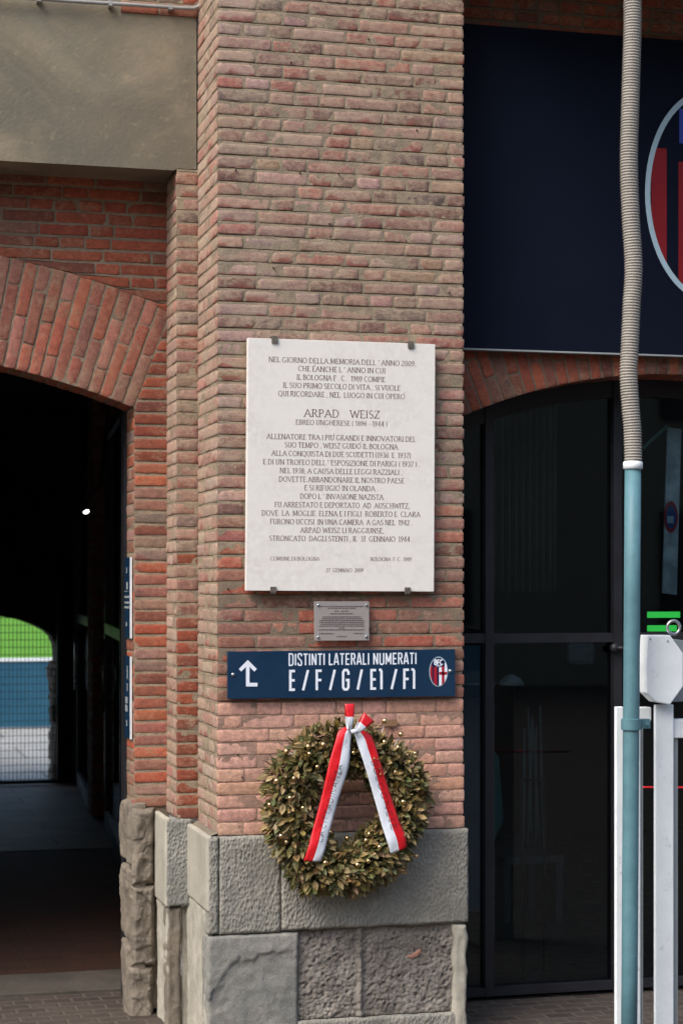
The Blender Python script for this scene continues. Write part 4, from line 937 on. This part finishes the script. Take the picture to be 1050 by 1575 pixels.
# ribbon tails
def uv(u, v, y): return P(380+u/3.5, 1060+v/3.5, y)
def tail(cl, label, txt, order, tpos):
    "cl: list of (left point, right point, depth) down the tail; two colours side by side"
    rows = []
    n = len(cl)
    cum = [0.]
    for (l_a, _, d_a), (l_b, _, d_b) in zip(cl, cl[1:]): cum.append(cum[-1]+(uv(*l_b, d_b)-uv(*l_a, d_a)).length)
    def cat(ts, f):  # catmull-rom through the stations, f measured along the length
        w_ = min(1, max(0, f))*cum[-1]; q_ = 0
        while q_ < n-2 and cum[q_+1] < w_: q_ += 1
        f = (q_+(w_-cum[q_])/(cum[q_+1]-cum[q_]))/(n-1)
        k = min(n-2, int(f*(n-1)+1e-7)); t = f*(n-1)-k; p = [ts[max(0, k-1)], ts[k], ts[k+1], ts[min(n-1, k+2)]]
        return .5*((2*p[1])+(p[2]-p[0])*t+(2*p[0]-5*p[1]+4*p[2]-p[3])*t*t+(3*p[1]-p[0]-3*p[2]+p[3])*t**3)
    Ls = [uv(*l, d) for l, r_, d in cl]; Rs = [uv(*r_, d) for l, r_, d in cl]; m = MB(); NN = 40; ids = []
    for i in range(NN+1):
        f = i/NN; a = cat(Ls, f); b = cat(Rs, f); row = []
        for j in range(9):
            s = j/8; bow = -.006*(1-(2*s-1)**2)+.0022*math.sin(f*26+s*5)*math.sin(s*3.14)+.0012*nz(f*20, s*5, 2)
            row.append(m.vert(a*(1-s)+b*s+Vector((0, bow, 0))))
        ids.append(row)
    for i in range(NN):
        for j in range(8):
            m.mi = (0 if j < 4 else 1) if order else (1 if j < 4 else 0); m.face((ids[i][j], ids[i][j+1], ids[i+1][j+1], ids[i+1][j]))
    o = m.build('ribbon_tail', [RIBR, RIBW], wr, smooth=True)
    so_ = o.modifiers.new('thick', 'SOLIDIFY'); so_.thickness = .0012; so_.offset = 1
    # lettering runs along the tail
    lm = MB(); s0, s1, f0, f1, rev = tpos; up = 1 if not rev else -1
    def pl(x, z, l):
        f = f0+(f1-f0)*x; s = s0+(s1-s0)*z; a = cat(Ls, f); b = cat(Rs, f); bow = -.006*(1-(2*s-1)**2); return a*(1-s)+b*s+Vector((0, bow-.0085-l, 0))
    ln = (cat(Ls, f1)-cat(Ls, f0)).length; hh = (Rs[0]-Ls[0]).length*abs(s1-s0)
    lettering(lm, txt, 0, ln, 0, hh, lambda x, z, l: pl(x/ln, z/hh, l), 'thin', gap=.2, heavy=.14)
    return o, lm
def fit_letter(o, txt, Ls, ): pass
def tail_text(o, lm): lm.build('lettering', BLACKI, o)
WT = WY-RTY-.022
o, lm = tail([((528, 203), (566, 214), WT+.004), ((492, 226), (562, 240), WT-.0), ((474, 280), (556, 290), WT-.006), ((440, 400), (545, 420), WT-.01), ((405, 560), (492, 590), WT-.002), ((352, 760), (440, 780), WT-.006), ((326, 860), (413, 882), WT-.012), ((304, 925), (394, 928), WT-.004)], '', 'LA CITTADINANZA', True, (.66, .36, .83, .29, False))
LT1 = (o, lm)
o2, lm2 = tail([((570, 226), (612, 214), WT+.004), ((580, 252), (664, 246), WT-.0), ((594, 300), (688, 298), WT-.006), ((628, 400), (720, 400), WT-.01), ((675, 560), (764, 545), WT-.002), ((728, 745), (822, 720), WT-.006), ((756, 830), (852, 790), WT-.012), ((772, 888), (858, 852), WT-.004)], '', 'BOLOGNESE', False, (.40, .70, .24, .80, True))
LT2 = (o2, lm2)
for o_, l_ in (LT1, LT2): l_.build('lettering', BLACKI, o_)
# bow loops: a band folded back on itself
def loop(a, b, wa, wb, col_tip, name='bow_loop'):
    a = uv(*a, WT-.012); b = uv(*b, WT-.02); ax_ = (b-a); L = ax_.length; ax_.normalize(); sd = ax_.cross(EY).normalized(); m = MB(); rows = []
    N_ = 28
    for i in range(N_+1):
        t = i/N_; ang = math.pi*2*t; s = (1-math.cos(ang))/2; y = -.016*math.sin(ang)-.004*math.sin(2*ang); w = wa+(wb-wa)*s
        rows.append([m.vert(a+ax_*(L*s)+Vector((0, y, 0))+sd*(w*(j/4-.5))+EY*(.004*(j/4-.5)**2)) for j in range(5)])
    for i in range(N_):
        s = (1-math.cos(math.pi*2*(i+.5)/N_))/2
        for j in range(4): m.mi = 0 if s > .52 else 1; m.face((rows[i][j], rows[i][j+1], rows[i+1][j+1], rows[i+1][j]))
    o = m.build(name, [RIBR, RIBW], wr, smooth=True); q_ = o.modifiers.new('thick', 'SOLIDIFY'); q_.thickness = .001
loop((549, 216), (552, 80), .014, .042, 0)
loop((584, 232), (656, 150), .016, .056, 0)
m = MB(); kp = uv(572, 226, WT-.014); rows = []
m.tube([kp+Vector((-.012, 0, .004)), kp+Vector((-.004, -.006, 0)), kp+Vector((.006, -.006, -.001)), kp+Vector((.014, 0, .002))], [.004, .010, .010, .004], 12); m.build('knot', RIBW, wr, smooth=True)
m = MB(); c = uv(770, 180, -.012); m.box((c.x-.035, -.014, c.z-.014), (c.x+.03, -.011, c.z+.013)); tp = m.build('adhesive_tape', mat_plain('brown_tape', rgb(140, 108, 80), .5, .4), wr)

# ------------------------------------------------------------------ teal pole and corrugated hose
YO = -.95
po = empty('cable_pole', (X(972, YO), YO, 0), 'teal painted steel pole with grey corrugated hose rising from its top', 'pole')
pr = 12.6/FP*(P(972, 905, YO)-CAMP).dot(Vector((math.sin(TH), math.cos(TH), 0)))
m = MB(); pt_ = P(972.5, 716, YO); pb = P(967, 1575, YO); kz = (pb-pt_)/(pt_.z-pb.z)
m.tube([pt_+kz*(pt_.z*1.0*f) for f in (0, .2, .4, .6, .8, 1.0)], pr, 24); m.build('pipe', TEAL, po, smooth=True)
m = MB(); m.tube([pt_+Vector((0, 0, z)) for z in (-.014, -.012, .012, .016)], [pr*1.08, pr*1.2, pr*1.2, pr*1.05], 24); m.build('collar', WHITEM, po, smooth=True)
m = MB(); hpts = [(971.5, -120), (972, 0), (971.5, 60), (968.5, 160), (966.5, 250), (969, 330), (973.5, 410), (970.5, 470), (967.5, 540), (966, 575), (968.5, 620), (972, 665), (973, 716)]
H = [P(a, b, YO) for a, b in hpts]; out = []; rad = []
def catm(ts, k, t): p = [ts[max(0, k-1)], ts[k], ts[k+1], ts[min(len(ts)-1, k+2)]]; return .5*((2*p[1])+(p[2]-p[0])*t+(2*p[0]-5*p[1]+4*p[2]-p[3])*t*t+(3*p[1]-p[0]-3*p[2]+p[3])*t**3)
acc = 0; last = None; pitch = .0108
dense = [catm(H, k, j/60) for k in range(len(H)-1) for j in range(60)]
step = pitch/6; nxt = 0; acc = 0; res = [dense[0]]
for a, b in zip(dense, dense[1:]):
    l = (b-a).length
    while acc+l >= nxt+step:
        nxt += step; res.append(a+(b-a)*((nxt-acc)/l))
    acc += l
m.tube(res, [pr*1.06+.0024*math.cos(i*2*math.pi/6) for i in range(len(res))], 20); m.build('corrugated_hose', HOSE, po, smooth=True)
m = MB(); cb_ = P(969.5, 1114, YO); m.tube([cb_+Vector((0, 0, z)) for z in (-.022, -.020, .020, .022)], [pr*1.02, pr*1.22, pr*1.22, pr*1.02], 24)
m.obox(cb_+Vector((.055, .02, 0)), EX, EY, EZ, .028, .012, .018); m.tube([cb_+Vector((.066, .0, 0)), cb_+Vector((.066, .06, 0))], .007, 8); m.build('clamp', TEAL, po, smooth=False)

# ------------------------------------------------------------------ white barrier
YF = -.80
bf = empty('steel_barrier', (X(1000, YF), YF, 0), 'white painted steel barrier with an octagonal head at the right edge of the picture', 'barrier')
fx = lambda p, y=YF: X(p, y); fz = lambda y, px=1000, Y=YF: Z(px, y, Y)
m = MB(); zt1 = fz(1087, 950)
m.box((fx(946.5), YF, 0), (fx(958), YF+.02, zt1)); m.box((fx(979), YF+.002, 0), (fx(985), YF+.02, zt1-.07)); m.build('post', WHITEM, bf, bevel=.004)
m = MB(); m.box((fx(985)+.0005, YF+.012, 0), (fx(990), YF+.09, zt1-.072)); m.build('shaded_post', GREYM, bf)  # grey colour stands in for shade on the white post's side
m = MB(); m.box((fx(958), YF+.001, zt1-.058), (fx(1001.5), YF+.048, zt1-.004)); m.build('rail', WHITEM, bf, bevel=.004)
m = MB(); zt2 = fz(1083, 1015); m.box((fx(1002), YF-.03, 0), (fx(1030.5), YF-.012, zt2)); m.build('post', WHITEM, bf, bevel=.004)
m = MB(); m.box((fx(1030.5)+.001, YF+.0, 0), (fx(1041.5), YF+.06, zt1-.05)); m.build('shaded_post', GREYM, bf)  # shaded side face of the white post, painted grey
m = MB(); m.box((fx(1031), YF-.012, fz(1135, 1040)), (fx(1160), YF+.04, fz(1106, 1040))); m.build('rail', WHITEM, bf, bevel=.004)
m = MB(); m.box((fx(1120), YF-.02, 0), (fx(1160), YF+.03, fz(1106, 1040)-.001)); m.build('post', WHITEM, bf, bevel=.004)
hd = [(995, 977), (1030, 977), (1050, 1005), (1050, 1056), (1030, 1084), (1008, 1080), (994, 1066), (992.5, 1020)]
m = MB(); m.prism([P(a, b, YF-.07) for a, b in hd], Vector((0, .07, 0))); m.build('octagonal_head', WHITEM, bf, bevel=.004)
m = MB(); m.prism([P(a-11, b+(6 if b > 1000 else 14) - (18 if b > 1060 else 0), YF+.05) for a, b in hd], Vector((0, .03, 0))); m.build('back_plate', WHITEM, bf, bevel=.003)
for a, b in ((999, 983), (1026, 986)): m = MB(); p = P(a, b, YF-.0702); m.tube([p, p+Vector((0, -.003, 0))], .004, 8); m.build('rivet', GREYM, bf)
m = MB(); m.prism([P(a, b, YF+.002) for a, b in ((1020, 981), (1090, 990), (1090, 1078), (1020, 1080))], Vector((0, .04, 0))); m.build('shaded_side_plate', GREYM, bf, bevel=.003)  # grey colour carries the shade on the head's right side
m = MB(); rc = P(1035, 965, YF-.03); rd = .026
ring = [rc+Vector((rd*math.cos(2*math.pi*k/28), .0, rd*math.sin(2*math.pi*k/28))) for k in range(29)]; m.tube(ring, .0062, 8, False); m.build('ring', STEEL, bf, smooth=True)
m = MB(); y_ = YF+.5; rp = [P(px, 1211+.004*(px-1000), y_) for px in (972, 1000, 1050, 1120)]; m.tube(rp, .0042, 6)
rco = m.build('red_cord', mat_plain('red_cord', rgb(205, 30, 40), .6), smooth=True); tag(rco, 'thin taut red cord stretched behind the white steel barrier', 'cord')

# ------------------------------------------------------------------ shop interior behind the glass
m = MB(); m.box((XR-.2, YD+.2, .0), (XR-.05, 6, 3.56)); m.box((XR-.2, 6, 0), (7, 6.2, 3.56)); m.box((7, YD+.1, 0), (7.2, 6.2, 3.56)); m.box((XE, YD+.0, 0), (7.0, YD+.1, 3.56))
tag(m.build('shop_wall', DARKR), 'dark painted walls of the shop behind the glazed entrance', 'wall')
def curtain(name, x0, x1, y, z0, z1, mat, label):
    m = MB(); rows = []
    for z in (z0, (z0+z1)/2, z1): rows.append([Vector((x0+(x1-x0)*k/60, y+.03*math.sin(k*.9)+.01*nz(k*.3, z), z)) for k in range(61)])
    m.grid(rows); o = m.build(name, mat, smooth=True); s_ = o.modifiers.new('thick', 'SOLIDIFY'); s_.thickness = .004; return tag(o, label, 'curtain')
YC = .95
curtain('curtain', X(762, YC), X(852, YC), YC, Z(800, 910, YC), 3.0, mat_plain('grey_curtain', rgb(110, 102, 94), .9, .1), 'grey hanging curtain behind the upper left glass pane')
sd_ = MB(); sd_.box((X(712, 1.2), 1.2, .3), (X(738, 1.2), 1.24, 1.6)); tag(sd_.build('blue_reflection', mat_plain('blue_reflection_colour', rgb(52, 92, 120), .5), bevel=.004), 'tall blue panel standing in for a reflection in the narrow side pane by the pier', 'reflection panel')  # blue board added as the bluish reflection in the side pane
YG = 1.6
m = MB(); p0 = P(998, 941, YG); p1 = P(1046, 951, YG); p2 = P(998, 963, YG); p3_ = P(1046, 972, YG)
def sign_green(a, b, label):
    m = MB(); m.box((a.x, YG, b.z), (b.x, YG+.03, a.z)); tag(m.build('green_sign', mat_emit('green_light', rgb(60, 200, 80), .42)), label, 'sign', 'lit green signs in the shop')
sign_green(P(998, 941, YG), P(1045, 950, YG), 'upper lit green strip sign inside the glazed shop')
sign_green(P(998, 962, YG), P(1040, 971, YG), 'lower lit green strip sign behind the steel ring')
# panel with a ring mark, standing in for a bright reflection in the glass
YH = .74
fl = empty('reflection_panel', P(1034, 910, YH), 'narrow grey and blue panel with red ring emblem, standing in for a reflection in the glass', 'glass_reflection')
m = MB(); m.prism([P(1026, 657, YH), P(1018, 912, YH), P(1040, 915, YH), P(1047, 660, YH)], Vector((0, .01, 0))); m.build('cloth', mat_plain('grey_blue_reflection', rgb(206, 210, 220), .8, .2, 0, .35, 0, 9, rgb(70, 84, 130)), fl)  # near-white colour imitates the brightness of a reflection
m = MB(); pc = P(1031, 795, YH-.004); ra_, rb_ = .036, .075
m.prism(ell(pc.x, pc.z, ra_, rb_, YH-.004, 32), Vector((0, .003, 0))); m.build('emblem_ring', mat_plain('reflection_red', rgb(190, 40, 50), .6), fl)
m = MB(); m.prism(ell(pc.x, pc.z, ra_*.72, rb_*.75, YH-.006, 32), Vector((0, .0015, 0))); m.build('emblem_field', mat_plain('reflection_blue', rgb(48, 76, 150), .6), fl)
m = MB(); m.box((pc.x-.02, YH-.0075, pc.z-.03), (pc.x+.012, YH-.0065, pc.z+.004)); m.build('emblem_patch', mat_plain('reflection_white', rgb(190, 205, 225), .6), fl)
m = MB(); m.tube([P(988, 690, YH), P(1000, 678, YH), P(1026, 655, YH)], .008, 8); m.build('bracket_arm', mat_plain('green_metal', rgb(70, 120, 110), .5), fl)
m = MB(); YM = 1.5; p = P(893, 1005, YM); m.box((X(873, YM), YM, Z(893, 1023, YM)), (X(916, YM), YM+.05, Z(893, 988, YM))); tag(m.build('wall_screen', mat_plain('grey_screen', rgb(92, 96, 104), .3), bevel=.03), 'rounded grey screen glimpsed through the lower glass pane', 'screen')
m = MB(); YL = 1.2; p = P(786, 1048, YL); m.tube([p+Vector((0, 0, z)) for z in (-.02, .0, .02, .035)], [.062, .058, .04, .01], 20); pl_ = empty('pendant_lamp', p, 'small pale pendant shade behind the lower glass pane', 'lamp'); m.build('lamp_shade', mat_plain('pale_shade', rgb(150, 156, 160), .5), pl_, smooth=True)
m = MB(); m.tube([p+EZ*.03, Vector((p.x, p.y, 3.5))], .0025, 6); m.build('flex', DARKR, pl_)
st = empty('metal_rack', (X(820, 1.1), 1.1, 0), 'pale metal rod rack standing inside the shop', 'rack')
m = MB()
for k in range(6): m.tube([Vector((X(805+k*6, 1.1), 1.1, .62)), Vector((X(806+k*5.2, 1.1)+.03*(k % 2), 1.1+.02*k, 1.2+.05*(k % 3)))], .006, 8)
m.build('rod', mat_plain('pale_metal', rgb(92, 108, 106), .4), st, smooth=True)
m = MB()
for z in (.62, .95): m.tube([Vector((X(803, 1.1), 1.09, z)), Vector((X(838, 1.1), 1.09, z))], .007, 8)
for px in (803, 838): m.tube([Vector((X(px, 1.1), 1.11, 0)), Vector((X(px, 1.1), 1.11, .95))], .008, 8)
m.build('rack_frame', BLACKM, st, smooth=True)
m = MB(); m.box((X(776, 2.4), 2.4, .34), (X(866, 2.4), 3.0, .38))
for a in (780, 860): m.box((X(a, 2.45)-.02, 2.45, 0), (X(a, 2.45)+.02, 2.49, .34)); m.box((X(a, 2.45)-.02, 2.9, 0), (X(a, 2.45)+.02, 2.94, .34))
tag(m.build('low_table', mat_plain('grey_table', rgb(78, 80, 84), .5)), 'low grey table seen dimly through the lower glass pane', 'table')
m = MB(); YK = .75; m.prism([P(757, 1150, YK), P(757, 1300, YK), P(775, 1264, YK), P(768, 1165, YK)], Vector((0, .06, 0))); tag(m.build('teal_drape', mat_plain('teal_cloth', rgb(60, 110, 112), .8), bevel=.01), 'teal cloth drape against the left mullion inside the shop', 'drape')

# ------------------------------------------------------------------ opposite side of the street (seen only as reflection in the glass)
ob = empty('street_building', (0, -26, 0), 'plain ochre building across the street, reflected in the shop glass', 'building')
m = MB(); m.box((-30, -34, 0), (45, -26, 13)); m.build('wall', mat_plain('ochre_render', rgb(150, 138, 120), .9, .2, 0, .15), ob)
for k in range(14):
    for f in range(3):
        m = MB(); x = -28+k*5.2; m.box((x, -25.99, 1.2+f*4), (x+1.3, -25.93, 3.4+f*4)); m.build('window', BLACKM, ob)
